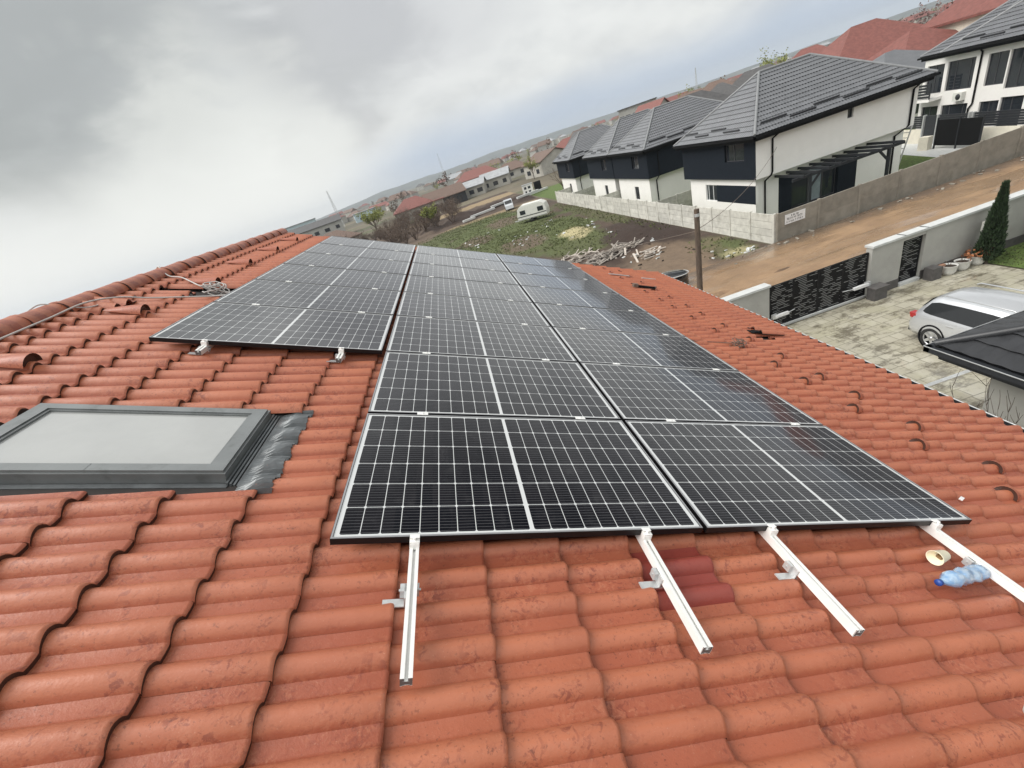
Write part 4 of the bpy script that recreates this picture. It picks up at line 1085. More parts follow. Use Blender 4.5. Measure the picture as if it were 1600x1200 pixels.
# ------------------------------------------------------------------ neighbour's outbuilding
t = thing('outbuilding', 'low neighbouring building with graphite metal tile roof and grey walls by the drive', 'building', (10.25, 5.72, 0))
b = MB(); holed(b, (.7, -12, 0), UY, UZ, -UX, 11.3, 2.5, [], 0); b.poly([(.7, -.7, 0), (8, -.7, 0), (8, -.7, 2.5), (.7, -.7, 2.5)]); b.poly([(8, -.7, 0), (8, -12, 0), (8, -12, 2.5), (8, -.7, 2.5)]); b.poly([(.7, -12, 0), (.7, -12, 2.5), (8, -12, 2.5), (8, -12, 0)])
b.build('wall', M['wallg'], t)
rf = hip_roof(t, 0, 8.7, -12.6, 0, 2.78, 4.6, (4.35, -8.3), (4.35, -4.3), 'metal_roof2', .38, False, 'metal_roof2', gut='anth', pitch=.36)
b = MB(); b.tube([(-.125, -12.6, 2.76), (-.125, .12, 2.76), (8.8, .12, 2.76)], .013, 6); b.build('gutter_bead', M['steel'], t)
# bare twiggy shrub between the buildings
def branch(b, p, d_, L, r, depth, q, leaves=None, spread=.55, seg=3, kids=(2, 4), up=.12):
    pts = [p]; rr = [r]; dv = d_.copy()
    for i in range(seg):
        dv = (dv + Vector((q.uniform(-1, 1), q.uniform(-1, 1), q.uniform(-1, 1))) * .16 + Vector((0, 0, up * .3))).normalized()
        pts.append(pts[-1] + dv * L / seg); rr.append(r * (1 - .45 * (i + 1) / seg))
    b.tube(pts, rr, 6 if r > .03 else 4 if r > .012 else 3, cap=False)
    if depth <= 0:
        if leaves is not None: leaves += pts[1:]
        return
    for k in range(q.randint(*kids)):
        i = q.randint(1, seg); nd = (dv + Vector((q.uniform(-1, 1), q.uniform(-1, 1), q.uniform(-.5, .9))) * spread).normalized()
        branch(b, pts[i], nd, L * q.uniform(.55, .8), max(.006, rr[i] * .62), depth - 1, q, leaves, spread, seg, kids, up)
def leaves_on(b, pts, q, n_, sz, spread):
    for p in pts:
        for _ in range(n_):
            c = p + Vector((q.gauss(0, spread), q.gauss(0, spread), q.gauss(0, spread)))
            u_ = Vector((q.uniform(-1, 1), q.uniform(-1, 1), q.uniform(-1, 1))).normalized() * sz; w_ = u_.cross(Vector((q.uniform(-1, 1), q.uniform(-1, 1), .3))).normalized() * sz * .6
            b.add([c - u_, c + w_, c + u_, c - w_], [(0, 1, 2, 3)], 0, q.random())
def bare_tree(label, x, y, h, seed, kids=(2, 4), depth=4, leaf=None, nleaf=2, lsz=.10, name='bare_tree', group=None, r=None, twig='barkl', trunk_l=.34):
    q = random.Random(seed); t = thing(name, label, 'tree', (x, y, field_z(x, y) - .02), group=group)
    b = MB(); r = r or h * .02; top = Vector((q.uniform(-.1, .1) * h * .3, q.uniform(-.1, .1) * h * .3, h * trunk_l))
    b.tube([(0, 0, 0), top * .5 + Vector((.02, .01, 0)), top], [r * 1.2, r, r * .85], 8); b.build('trunk', M['bark'], t)
    b = MB(); L = []
    for k in range(q.randint(4, 6)):
        a = 6.283 * k / 5 + q.uniform(-.4, .4); dv = Vector((math.cos(a) * .6, math.sin(a) * .6, 1)).normalized()
        branch(b, top * q.uniform(.7, 1), dv, h * .34, r * .6, depth - 1, q, L, .6, 3, kids)
    cr = b.build('crown', M[twig], t)
    if leaf:
        b = MB(); leaves_on(b, L, q, nleaf, lsz, h * .03); b.build('foliage', M[leaf], cr)
    return t
bare_tree('bare twiggy shrub in front of the grey outbuilding wall beyond the eave', 9.6, 3.95, 3.3, 21, (2, 3), 4, name='bare_shrub', r=.05, trunk_l=.12, twig='bark')
t_ = bare_tree('thin bare shoots rising beside the drive just beyond the eave', 8.9, 5.0, 2.0, 8, (1, 2), 3, name='bare_shrub', r=.03, trunk_l=.1, twig='bark')

# ------------------------------------------------------------------ cars
def car(label, loc, rz, paint, estate=True, cat='car'):
    t = thing('parked_car', label, cat, loc, rz)
    # stations along the length (front = +x): x, roof/hood z, belt z, half width roof, half width belt, half width max
    st = [(-2.30, .62, .60, .60, .74, .80), (-2.27, .98, .82, .60, .80, .86), (-2.12, 1.16, 1.00, .62, .86, .92), (-1.86, 1.48, 1.05, .60, .90, .945), (-1.55, 1.585, 1.05, .62, .92, .95), (-.8, 1.635, 1.03, .64, .93, .95), (0, 1.64, 1.01, .645, .93, .95), (.55, 1.58, .995, .63, .93, .95), (1.05, 1.36, .99, .63, .92, .95), (1.38, 1.09, .985, .68, .90, .95), (1.8, 1.02, .95, .60, .86, .94), (2.15, .93, .86, .55, .80, .90), (2.32, .72, .66, .50, .70, .80), (2.36, .45, .44, .45, .62, .72)]
    b = MB(); vs = []; NS = 9
    for (x, zt, zb, wr, wb, wm) in st:
        sec = [(0, zt + .012), (wr * .7, zt), (wr, zt - (zt - zb) * .13), (wb, zb), (wm, zb - .14), (wm + .005, .62), (wm - .02, .45), (wm - .09, .30), (0, .27)]
        for sgn in (1, -1):
            for (y, zz) in sec: vs.append((x, sgn * y, min(zz, zt + .012)))
    fs = []
    for i in range(len(st) - 1):
        for sgn in (0, 1):
            for j in range(NS - 1):
                a = i * 2 * NS + sgn * NS + j; c = a + 2 * NS
                fs.append((a, a + 1, c + 1, c) if sgn else (a, c, c + 1, a + 1))
    b.add(vs, fs, 0, .5, True)
    for i, e in ((0, 1), (len(st) - 1, -1)):
        idx = [i * 2 * NS + j for j in range(NS)] + [i * 2 * NS + NS + j for j in reversed(range(NS))]
        b.add([vs[k] for k in idx], [tuple(range(2 * NS))])
    o = b.build('body', paint, t)
    # glass
    def side(i0, f0, i1, f1, sgn, lo=.1, hi=.84):
        pts = []
        for (i, f) in ((i0, f0), (i1, f1)):
            A, B2 = st[i], st[i + 1]; L_ = [A[k] + (B2[k] - A[k]) * f for k in range(6)]
            yb, zb_, yr, zr_ = L_[4], L_[2], L_[3], L_[1] - (L_[1] - L_[2]) * .13
            pts.append(((L_[0], sgn * (yb + (yr - yb) * lo + .012), zb_ + (zr_ - zb_) * lo), (L_[0], sgn * (yb + (yr - yb) * hi + .012), zb_ + (zr_ - zb_) * hi)))
        return pts
    b = MB()
    for sgn in (1, -1):
        b = MB()
        cols_ = [side(2, .8, 2, .8, sgn, .25, .45)[0], side(3, .15, 3, .15, sgn, .14, .80)[0], side(3, .9, 3, .9, sgn)[0], side(4, .9, 4, .9, sgn)[0], side(5, .9, 5, .9, sgn)[0], side(6, .9, 6, .9, sgn)[0], side(7, .9, 7, .9, sgn, .1, .8)[0], side(8, .7, 8, .7, sgn, .12, .5)[0]]
        for i in range(len(cols_) - 1): b.poly([cols_[i][0], cols_[i + 1][0], cols_[i + 1][1], cols_[i][1]])
        b.build('side_window', M['carglass'], t)
    b = MB(); b.poly([(-2.14, -.64, 1.15), (-2.14, .64, 1.15), (-1.90, .56, 1.46), (-1.90, -.56, 1.46)]); b.build('rear_window', M['carglass'], t)
    b = MB(); b.poly([(1.40, -.62, 1.10), (1.40, .62, 1.10), (.64, .58, 1.575), (.64, -.58, 1.575)]); b.build('windscreen', M['carglass'], t)
    for sgn in (1, -1):
        b = MB(); b.tube([(-1.6, sgn * .60, 1.60), (-1.5, sgn * .61, 1.65), (.3, sgn * .62, 1.665), (.5, sgn * .61, 1.61)], .018, 6); b.build('roof_rail', M['rim'], t)
        b = MB(); b.obox((-2.16, sgn * .80, .93), (.10, .0, .0), (0, .10, 0), (-.02, 0, .075)); b.build('tail_lamp', M['redlamp'], t)
        b = MB(); b.obox((2.12, sgn * .74, .78), (.12, 0, 0), (0, .12, 0), (0, 0, .06)); b.build('headlight', M['glass_l'], t)
        for x in (-1.42, 1.42):
            w_ = MB(); mm = Matrix.Translation((x, sgn * .80, .36)) @ Matrix.Rotation(-sgn * rad(90), 4, 'X')
            w_.lathe([(.235, .155), (.30, .165), (.345, .15), (.355, .11), (.355, -.02), (.3, -.05)], 28, 0, mm); wh = w_.build('wheel', M['tyre'], t)
            w_ = MB(); w_.lathe([(.24, .154), (.225, .165), (.22, .12)], 28, 0, mm)
            for k in range(5):
                a = 6.283 * k / 5; c_, s2 = math.cos(a), math.sin(a)
                w_.add([mm @ Vector(p) for p in ((c_ * .04 - s2 * .05, s2 * .04 + c_ * .05, .15), (c_ * .04 + s2 * .05, s2 * .04 - c_ * .05, .15), (c_ * .225 + s2 * .035, s2 * .225 - c_ * .035, .155), (c_ * .225 - s2 * .035, s2 * .225 + c_ * .035, .155))], [(0, 1, 2, 3)])
            w_.lathe([(0, .158), (.06, .155), (.06, .12)], 12, 0, mm); w_.build('rim', M['rim'], wh)
            w_ = MB(); w_.lathe([(0, .100), (.24, .100)], 20, 0, mm); w_.build('brake_disc', M['blackm'], wh)
            w_ = MB(); mm2 = Matrix.Translation((x, sgn * .80, .40)) @ Matrix.Rotation(-sgn * rad(90), 4, 'X'); w_.lathe([(.36, .158), (.415, .160), (.42, .1), (.36, .08)], 28, 0, mm2); w_.lathe([(0, .075), (.37, .075)], 28, 0, mm2); w_.build('wheel_arch', M['blackm'], t)
        b = MB(); b.obox((-.95, sgn * .945, .90), (.10, 0, 0), (0, .015, 0), (0, 0, .014)); b.build('door_handle', M['rim'], t); b = MB(); b.obox((.05, sgn * .945, .89), (.10, 0, 0), (0, .015, 0), (0, 0, .014)); b.build('door_handle', M['rim'], t)
        b = MB(); b.obox((.95, sgn * 1.0, 1.06), (.06, 0, 0), (0, .09, 0), (0, 0, .07)); b.build('mirror', paint, t)
    b = MB(); b.box(-2.335, -2.20, -.78, .78, .32, .47); b.build('rear_bumper', M['anth'], t)
    return t
car('silver white estate car parked on the wet paved drive', (14.9, 7.4, .008), rad(-90), M['paint']).scale = (.93, .95, 1.02)
t = thing('water_tank', 'black plastic tank with a pale rim standing by the lane just beyond our roof edge', 'tank', (11.4, 20.3, .05), rad(-25))
b = MB(); b.lathe([(0, 0), (.42, .02), (.46, .1), (.46, .75), (.42, .86), (.36, .90), (0, .92)], 20); b.v = [(x * 2.0, y * 1.2, zz) for x, y, zz in b.v]; b.build('shell', M['paintb'], t)
b = MB(); b.tube([(.95 * math.cos(k * .3142), .58 * math.sin(k * .3142), .80) for k in range(21)], .03, 6, cap=False); b.build('rim', M['steel'], t)

# ------------------------------------------------------------------ pole with wire
t = thing('utility_pole', 'dark wooden pole standing in the mud by the lane', 'pole', (10.02, 15.0, 0))
b = MB(); b.tube([(0, 0, 0), (.10, 0, 2.6), (.21, .03, 5.15)], [.125, .115, .10], 12); b.build('shaft', M['pole'], t)
b = MB(); b.tube([(.205, .02, 4.86), (.208, .02, 4.98)], .108, 12); b.build('band', M['steel'], t)
def wire(label, a, c, sag, r=.012):
    a, c = Vector(a), Vector(c); pts = [a.lerp(c, i / 24) - Vector((0, 0, sag * 4 * (i / 24) * (1 - i / 24))) for i in range(25)]
    b = MB(); b.tube(pts, r, 5); return tag(b.build('wire', M['cabled']), label, 'wire')
wire('overhead wire from the wooden pole to the nearest navy house', (10.2, 15.02, 4.35), (22.0, 25.85, 4.5), .5)
wire('overhead wire from the wooden pole off to the left over the field', (10.2, 15.02, 4.3), (-4, 34, 4.5), .9)

# ------------------------------------------------------------------ far right house with balcony, its fences
t = thing('terrace_house', 'big white house at the right edge with grey hip roof, wide windows and balcony', 'house', (37.9, 18.4, 0), rad(-12))
b = MB(); LYe = 16.2
def fy(y): return LYe - (y - 18)          # facade coordinate measured from the far end
hol = [(fy(33.9), fy(32.3), 3.15, 5.1), (fy(32.0), fy(29.7), 3.2, 5.15), (fy(28.75), fy(27.3), 3.2, 5.15), (fy(27.2), fy(25.6), 2.9, 5.15), (fy(24.6), fy(22.0), 3.2, 5.15),
       (fy(33.9), fy(32.3), .9, 2.25), (fy(32.0), fy(29.7), .3, 2.25), (fy(28.75), fy(27.3), .9, 2.25), (fy(27.2), fy(25.6), .1, 2.4), (fy(24.6), fy(22.0), .9, 2.25)]
holed(b, (0, LYe, 0), -UY, UZ, -UX, LYe, 5.75, hol, 0, .2)
b.poly([(0, 0, 0), (9.5, 0, 0), (9.5, 0, 5.75), (0, 0, 5.75)]); b.poly([(0, LYe, 0), (0, LYe, 5.75), (9.5, LYe, 5.75), (9.5, LYe, 0)]); b.poly([(9.5, 0, 0), (9.5, LYe, 0), (9.5, LYe, 5.75), (9.5, 0, 5.75)])
b.build('wall', M['wallw'], t)
for i, q in enumerate(hol):
    window(t, (0, LYe, 0), -UY, UZ, -UX, q, .17, (.28, .8) if q[1] - q[0] > 1.8 else (.45,), 'wframe', 'glass')
    if i in (1, 6): pass
b = MB(); b.box(-.9, -.01, fy(0) * 0 + 14.1, 16.1, 2.75, 2.95); b.build('balcony_slab', M['wallw'], t)
b = MB()
for k in range(5): b.box(-.92, -.88, 14.1, 16.1, 3.05 + k * .2, 3.2 + k * .2)
b.box(-.93, -.87, 14.08, 14.16, 2.95, 4.05); b.box(-.93, -.87, 16.04, 16.12, 2.95, 4.05); b.build('balcony_railing', M['anth'], t)
b = MB(); b.tube([(-.35, 11.35, 5.8), (-.07, 11.25, 5.4), (-.07, 11.25, 2.2), (-.07, 11.5, 1.9), (-.07, 11.5, .1)], .055, 8); b.build('downpipe', M['blackm'], t)
b = MB(); b.box(-.3, -.01, 12.0, 12.75, 2.5, 3.05); b.lathe([(0, .02), (.2, .02), (.2, 0)], 16, 1, Matrix.Translation((-.305, 12.27, 2.78)) @ Matrix.Rotation(rad(-90), 4, 'Y')); b.build('air_conditioner', [M['ac'], M['anth']], t)
hip_roof(t, -.55, 10, -.5, 14.2, 5.9, 9.0, (4.8, 5), (4.8, 9.8), 'metal_roof', .4)
hip_roof(t, -.1, 9.9, 13.0, LYe + .5, 5.85, 7.9, (4.8, 14.2), (4.8, 14.9), 'metal_roof', .4, False)
def FP(sv_, off=1.7):
    return (41.2 - .208 * sv_ - .978 * off, 34 - .978 * sv_ + .208 * off)
def slat_fence(label, s0, s1, white):
    x, y = FP(s1); L = s1 - s0
    t = thing('slat_fence', label, 'fence', (x, y, 0), rad(-12))
    if white: b = MB(); b.box(-.08, .08, 0, L, 0, 1.05); b.build('base_wall', M['wallw2'], t)
    b = MB()
    for k in range(6): b.box(-.02, .02, 0.08, L - .08, 1.12 + k * .15, 1.25 + k * .15)
    b.build('slats', M['anth'], t)
    for yy in (0, L): b = MB(); b.box(-.1, .1, yy - .06, yy + .06, 0, 2.05); b.build('post', M['steel'], t)
slat_fence('dark slat fence on a white wall, right section in front of the balcony house', 7.0, 13.0, True)
slat_fence('dark slat fence on a white wall, middle section in front of the balcony house', 4.1, 6.7, True)
slat_fence('dark slat fence panel nearest the corner of the white side wall', 0, 2.8, True)
b = MB(); b.box(-.05, .05, 0, 1.0, 0, 2.0); o = tag(b.build('garden_gate', M['anth'], loc=(*FP(3.95), 0)), 'anthracite garden gate between two slat fence sections', 'gate'); o.rotation_euler = (0, 0, rad(-12))
t = thing('black_screen', 'tall black sheet screen with posts behind the concrete fence at the right', 'screen', (36.6, 25.7, 0), rad(-10))
b = MB(); b.box(-.015, .015, .05, 3.4, .25, 1.95); b.build('sheet', M['blackm'], t)
for yy in (0, 1.7, 3.45): b = MB(); b.box(-.04, .04, yy - .04, yy + .04, 0, 2.1); b.build('post', M['anth'], t)
b = MB(); b.box(-.2, .2, -.35, .35, 0, .95); tag(b.build('pillar', M['wallw2'], loc=(37.0, 29.6, 0)), 'short white pillar at the left end of the black screen', 'pillar')
for (xx, yy, lab) in ((35.6, 31.0, 'black gate post left of the black screen'), (36.2, 32.6, 'black gate post close to the ladder')):
    b = MB(); b.box(-.05, .05, -.05, .05, 0, 2.2); tag(b.build('gate_post', M['anth'], loc=(xx, yy, 0)), lab, 'post')
t = thing('ladder', 'metal ladder leaning up beside the white house corner behind the fence', 'ladder', (32.9, 28.3, 0))
for yy in (0, .55):
    b = MB(); b.beam((0, -yy, 0), (.75, -yy, 2.7), .05, .07); b.build('rail', M['steel'], t)
for k in range(8):
    b = MB(); f = (k + .6) / 8.4; b.beam((.75 * f, .0, 2.7 * f), (.75 * f, -.55, 2.7 * f), .04, .04); b.build('rung', M['steel'], t)

# ------------------------------------------------------------------ caravan, van, cabin
t = thing('caravan', 'old white caravan with dark stripe parked on the rough grass', 'caravan', (12.1, 60.6, field_z(11.9, 60.6)), rad(-27))
t.scale = (.84, .84, .9)
b = MB(); pf = [(-2.55, .55), (-2.62, 1.3), (-2.35, 2.25), (-2.0, 2.5), (1.9, 2.5), (2.4, 2.2), (2.6, 1.4), (2.55, .55)]
b.prism([(x, -1.05, zz) for x, zz in pf], (0, 2.1, 0), 0); b.build('body', M['cream'], t)
b = MB(); b.prism([(x * .93, -1.0, 2.505 + (.16 if i in (1, 2) else 0)) for i, x in enumerate((-2.1, -1.8, 1.7, 2.0))], (0, 2.0, 0)); b.build('roof_vent', M['cream'], t)
for (x0, x1, z0, z1) in ((-2.0, -1.05, 1.35, 1.95), (1.1, 2.1, 1.3, 1.95)):
    b = MB(); b.box(x0, x1, -1.075, -1.052, z0, z1); b.build('window', M['glass'], t)
b = MB(); b.box(-2.57, 2.55, -1.07, -1.051, 1.0, 1.12); b.box(-2.54, 2.5, -1.07, -1.051, .6, .66); b.build('stripe', M['anth'], t)
b = MB(); b.obox((-2.63, 0, 1.6), (.02, 0, .0), (0, .75, 0), (.06, 0, .26)); b.build('end_window', M['glass'], t)
for x in (-.2, ):
    for s_ in (-1, 1):
        b = MB(); b.lathe([(0, .1), (.3, .1), (.33, .05), (.33, -.08)], 18, 0, Matrix.Translation((x, s_ * .95, .33)) @ Matrix.Rotation(rad(90) * -s_, 4, 'X')); b.build('wheel', M['tyre'], t)
b = MB(); b.beam((-2.55, -.5, .5), (-3.6, 0, .5), .08, .08); b.beam((-2.55, .5, .5), (-3.6, 0, .5), .08, .08); b.build('tow_bar', M['steel'], t)
t = thing('white_van', 'small white van standing on the track beyond the caravan', 'van', (11.9, 82.8, field_z(11.6, 82.8)), rad(-96))
t.scale = (.9, .9, .9)
b = MB(); pf = [(-2.0, .35), (-2.0, 1.75), (-1.7, 1.95), (.7, 1.95), (1.3, 1.25), (2.0, 1.0), (2.1, .35)]
b.prism([(x, -.85, zz) for x, zz in pf], (0, 1.7, 0)); b.build('body', M['paint'], t)
b = MB(); b.poly([(.80, -.75, 1.87), (1.28, -.75, 1.32), (1.28, .75, 1.32), (.80, .75, 1.87)]); b.v = [(x + .02, y, zz + .015) for x, y, zz in b.v]; b.build('windscreen', M['carglass'], t)
for s_ in (-1, 1):
    b = MB(); b.box(-.1, .75, s_ * .853 - .003, s_ * .853 + .003, 1.25, 1.75); b.build('side_window', M['carglass'], t)
    for x in (-1.25, 1.3): b = MB(); b.lathe([(0, .08), (.28, .08), (.3, .04), (.3, -.06)], 14, 0, Matrix.Translation((x, s_ * .82, .3)) @ Matrix.Rotation(rad(90) * -s_, 4, 'X')); b.build('wheel', M['tyre'], t)
t = thing('site_cabin', 'small white cabin with dark openings standing by the dug earth', 'cabin', (19.2, 99.5, field_z(19, 99)), rad(-12))
t.scale = (.55, .6, .62); b = MB(); b.box(-2.1, 2.1, -1.2, 1.2, .2, 3.3); b.build('walls', M['wallw'], t)
b = MB(); b.box(-2.25, 2.25, -1.35, 1.35, 3.302, 3.42); b.build('roof', M['greyroof'], t)
for (x0, x1, z0, z1) in ((-1.4, -.4, 1.9, 2.7), (.2, 1.3, 1.9, 2.7), (-1.2, -.5, .6, 1.3), (.3, 1.2, .6, 1.3)): b = MB(); b.box(x0, x1, -1.23, -1.202, z0, z1); b.build('window', M['glass'], t)
b = MB(); b.box(-.7, .7, -.6, .6, .0, 1.8); tag(b.build('dark_container', M['blackm'], loc=(21.6, 99.8, field_z(18, 99)), ), 'dark container close to the small white cabin', 'container')

# ------------------------------------------------------------------ scrap wood, rubble
def heap(cx, cy, rx, ry, n_, label, group, seed, lmin=.45, lmax=1.7, hmax=.62):
    q = random.Random(seed); first = None
    for i in range(n_):
        a = q.random() * 6.283; k = math.sqrt(q.random()); x = cx + rx * k * math.cos(a); y = cy + ry * k * math.sin(a); h = hmax * (1 - k) * q.random() + .06
        if first is None:
            b = MB(); b.obox((0, 0, 0), (.5, 0, 0), (0, .5, 0), (0, 0, .5), 0, .5); o = first = b.build('plank', M['wood'])
        else: o = first.copy(); COL.objects.link(o)
        if i % 3 == 0:     # own tint for every third plank
            me = first.data.copy(); me.attributes['tint'].data.foreach_set('value', [q.random()] * 6); o.data = me
        o.location = (x, y, field_z(x, y) + h); o.rotation_euler = (q.gauss(0, .12), q.gauss(0, .22), q.uniform(0, 3.14) if q.random() < .5 else q.gauss(.5, .4)); o.scale = (q.uniform(lmin, lmax), q.choice((.08, .1, .14)), q.choice((.035, .05)))
        tag(o, label, 'plank', group)
heap(11.9, 30.4, 2.2, 1.3, 130, 'grey weathered plank lying jumbled in the scrap wood heap behind the roof', 'planks of the scrap wood heap', 2)
heap(9.6, 33.2, 1.9, 1.2, 46, 'pale plank in the low scatter left of the scrap wood heap', 'planks scattered beside the heap', 3, .6, 2.0, .35)
heap(13.1, 27.4, 1.3, .9, 16, 'grey board among the rubble just beyond the roof edge', 'boards by the roof edge', 5, .5, 1.6, .3)
q = random.Random(9)
def rubble(n_, pts, label, cat, group, mt, smin, smax, flat=.4):
    base = []
    for k in range(5):
        b = MB(); vv_ = []
        for i in range(8):
            s_ = ((i & 1) * 2 - 1, ((i >> 1) & 1) * 2 - 1, ((i >> 2) & 1) * 2 - 1); vv_.append((s_[0] * q.uniform(.6, 1), s_[1] * q.uniform(.5, 1), s_[2] * q.uniform(.5, 1)))
        b.add(vv_, [(0, 1, 3, 2), (4, 6, 7, 5), (0, 4, 5, 1), (2, 3, 7, 6), (0, 2, 6, 4), (1, 5, 7, 3)]); base.append(b)
    ms_ = [None] * 5
    for i in range(n_):
        (cx, cy, sx, sy) = q.choice(pts); x = q.gauss(cx, sx); y = max(13.5, q.gauss(cy, sy)); x = min(x, 18.0) if cat != 'pebble' else x
        k = q.randrange(5)
        if ms_[k] is None: o = base[k].build(cat, mt); ms_[k] = o
        else: o = ms_[k].copy(); COL.objects.link(o)
        s_ = q.uniform(smin, smax) ; o.scale = (s_ * q.uniform(.8, 2), s_ * q.uniform(.7, 1.2), s_ * flat); o.location = (x, y, (field_z(x, y) if cat != 'pebble' else .13) + s_ * flat * .6); o.rotation_euler = (q.gauss(0, .25), q.gauss(0, .25), q.uniform(0, 3.14))
        tag(o, label, cat, group)
rubble(46, [(3, 55, 1.2, 2), (9, 44, 1.5, 1.2), (7.8, 48, 1.2, 1.5), (12.5, 55, 1, 1.5), (15, 46, 1.2, 3), (6, 40, 1, 1), (5, 62, 1.5, 2), (14, 40, 1.5, 2), (10, 52, 1.5, 1)], 'pale piece of rubble lying on the rough grass', 'rubble', 'pale rubble scattered on the field', M['coping'], .05, .19)
rubble(30, [(13.5, 27.5, 1.0, .8), (14.5, 29.5, 1.2, .8), (17, 21.9, .5, .3), (16, 22.6, .8, .4)], 'broken pale stone in the rubble between lane and scrap wood', 'stone', 'stones by the lane', M['coping'], .05, .14)
rubble(60, [(22, 20.9, 5, .25), (30, 20.9, 5, .25), (17, 14.2, 3, .4)], 'small stone lying along the foot of the fence or wall in the muddy lane', 'pebble', 'stones along the lane edges', M['concrete_d'], .04, .09, .6)
rubble(26, [(14, 25, 2, 1.2), (15.5, 31, 1.6, 3), (15, 36, 1.6, 2)], 'brown clod lying on the bare soil', 'clod', 'clods on the bare soil', M['soil'], .04, .09, .6)
for i, (x, y, rz_, L) in enumerate(((7.3, 90.5, .28, 5.5), (4.0, 86.5, .30, 2.6), (17.4, 91, .32, 5.2), (20.0, 95, .4, 6.0), (11.5, 94, .3, 4.0))):
    b = MB(); b.box(-L / 2, L / 2, -.35, .35, 0, .35)
    tag(b.build('concrete_beam', M['coping'], loc=(x, y, field_z(x, y) + .2)), ('long pale slab lying left of the white van', 'short pale slab farthest left beside the dug earth', 'long pale slab lying right of the white van towards the cabin', 'pale slab lying between the cabin and the last navy house', 'grey slab lying on the dark earth mound')[i], 'slab', 'slabs by the dug earth').rotation_euler = (0, 0, rz_)

# ------------------------------------------------------------------ the town behind
def town_house(label, x, y, rz_, W, D, H, rh, kind, wm='wallw2', rm='redroof', wins=4, name='distant_house', dark=False, group=None, ov=.5):
    t = thing(name, label, 'house', (x, y, 0), rz_, group)
    if y > 70 and wm in ('wallw', 'wallw2'): wm = 'wallfar'
    b = MB(); b.box(-W / 2, W / 2, -D / 2, D / 2, 0, H)
    if kind == 'gable':
        b.prism([(-W / 2, -D / 2, H), (-W / 2, D / 2, H), (-W / 2, 0, H + rh)], (W, 0, 0))
    b.build('wall', M[wm], t)
    b = MB(); X, Y = W / 2 + ov, D / 2 + ov; k = rh / (D / 2); ze = H - ov * k + .03
    if kind == 'gable':
        for s_ in (-1, 1): b.prism([(-X, s_ * Y, ze), (-X, 0, H + rh + .06), (-X, 0, H + rh + .26), (-X, s_ * Y, ze + .2)], (2 * X, 0, 0), 0)
    elif kind == 'gableY':
        pass
    elif kind == 'flat':
        b.box(-X, X, -Y, Y, H + .002, H + .3)
    else:
        rx = max(.1, W / 2 - D / 2)
        P, Q = (-rx, 0, H + rh), (rx, 0, H + rh); A, B2, C2, D2 = (-X, -Y, ze), (X, -Y, ze), (X, Y, ze), (-X, Y, ze)
        b.poly([A, B2, Q, P]); b.poly([C2, D2, P, Q]); b.poly([B2, C2, Q]); b.poly([D2, A, P]); b.poly([A, D2, C2, B2]); b.box(-X, X, -Y, -Y + .12, ze - .22, ze - .01); b.box(-X, -X + .12, -Y + .13, Y, ze - .22, ze - .01)
    b.build('roof', M[rm], t)
    q = random.Random(int(x * 7 + y))
    n1 = wins; fl = max(1, int(H // 2.6))
    for f in range(fl):
        for i in range(n1):
            xc = -W / 2 + W * (i + .5) / n1; ww = q.uniform(.6, 1.1); zc = f * 2.8 + 1.6
            b = MB(); b.box(xc - ww, xc + ww, -D / 2 - .05, -D / 2 - .002, zc - .7, zc + .6); b.build('window', M['glass'], t)
        yc = q.uniform(-D / 4, D / 4)
        b = MB(); b.box(-W / 2 - .05, -W / 2 - .002, yc - .7, yc + .7, f * 2.8 + .9, f * 2.8 + 2.2); b.build('window', M['glass'], t)
    return t
# row beyond the field
t1 = town_house('grey brown house with a dark veranda left of the pale roofed twin houses', .8, 152, rad(8), 13, 10, 3.2, 2.4, 'gable', 'anth', 'brownroof', 3)
town_house('left of two pale roofed white houses beyond the field', 11.2, 158, rad(-14), 9, 8, 3.2, 1.6, 'gable', 'wallw', 'greyroof', 3)
town_house('right of two pale roofed white houses beyond the field', 20.5, 163, rad(-14), 10, 8, 3.4, 1.8, 'gable', 'wallw', 'greyroof', 3)
town_house('low house with faded red roof behind the brown bushes', -10, 150, rad(6), 13, 9, 3.6, 2.8, 'hip', 'wallw2', 'redroof', 3)
b = town_house('white porch house with dark opening right of the faded red roof', -3.0, 145, rad(4), 6, 6, 3.2, .7, 'flat', 'wallw', 'redroof', 1)
town_house('long dark red roofed house behind the pale twin roofs', 19.5, 228, rad(-10), 22, 11, 4.0, 3.4, 'hip', 'wallw2', 'redroof', 5)
town_house('white and brown gabled house with solar roof left of the last navy house', 36, 146, rad(-70), 11, 12, 4.0, 2.2, 'gable', 'wallw', 'brownroof', 2)
town_house('brown roofed house behind the gabled white house', 30.5, 187, rad(-12), 14, 9, 3.4, 2.5, 'hip', 'wallw2', 'brownroof', 3)
town_house('orange red roofed house rising behind the gabled white house', 54, 182, rad(-20), 14, 11, 4.2, 3.2, 'hip', 'wallw', 'redroof', 3)
town_house('white house with steep dark roof just above the last navy roof', 55, 162, rad(-60), 9, 10, 5.0, 3.2, 'gable', 'wallw', 'darkroof', 2)
town_house('dark low roofed house beside the steep dark roof', 61, 166, rad(-15), 10, 9, 5.2, 2.4, 'hip', 'wallw2', 'darkroof', 3)
town_house('grey flat roofed apartment block above the second navy roof', 92, 199, rad(-28), 15, 11, 10.2, 0, 'flat', 'wallg', 'darkroof', 6, 'apartment_block')
town_house('house with bright red dormer roof in front of the grey apartment block', 71, 143, rad(-65), 9, 10, 5.6, 3.6, 'gable', 'wallw', 'redroof', 2)
town_house('dull red roofed house right of the bright red dormer roof', 78, 148, rad(-30), 9, 9, 6, 3.3, 'hip', 'wallw2', 'redroof', 3)
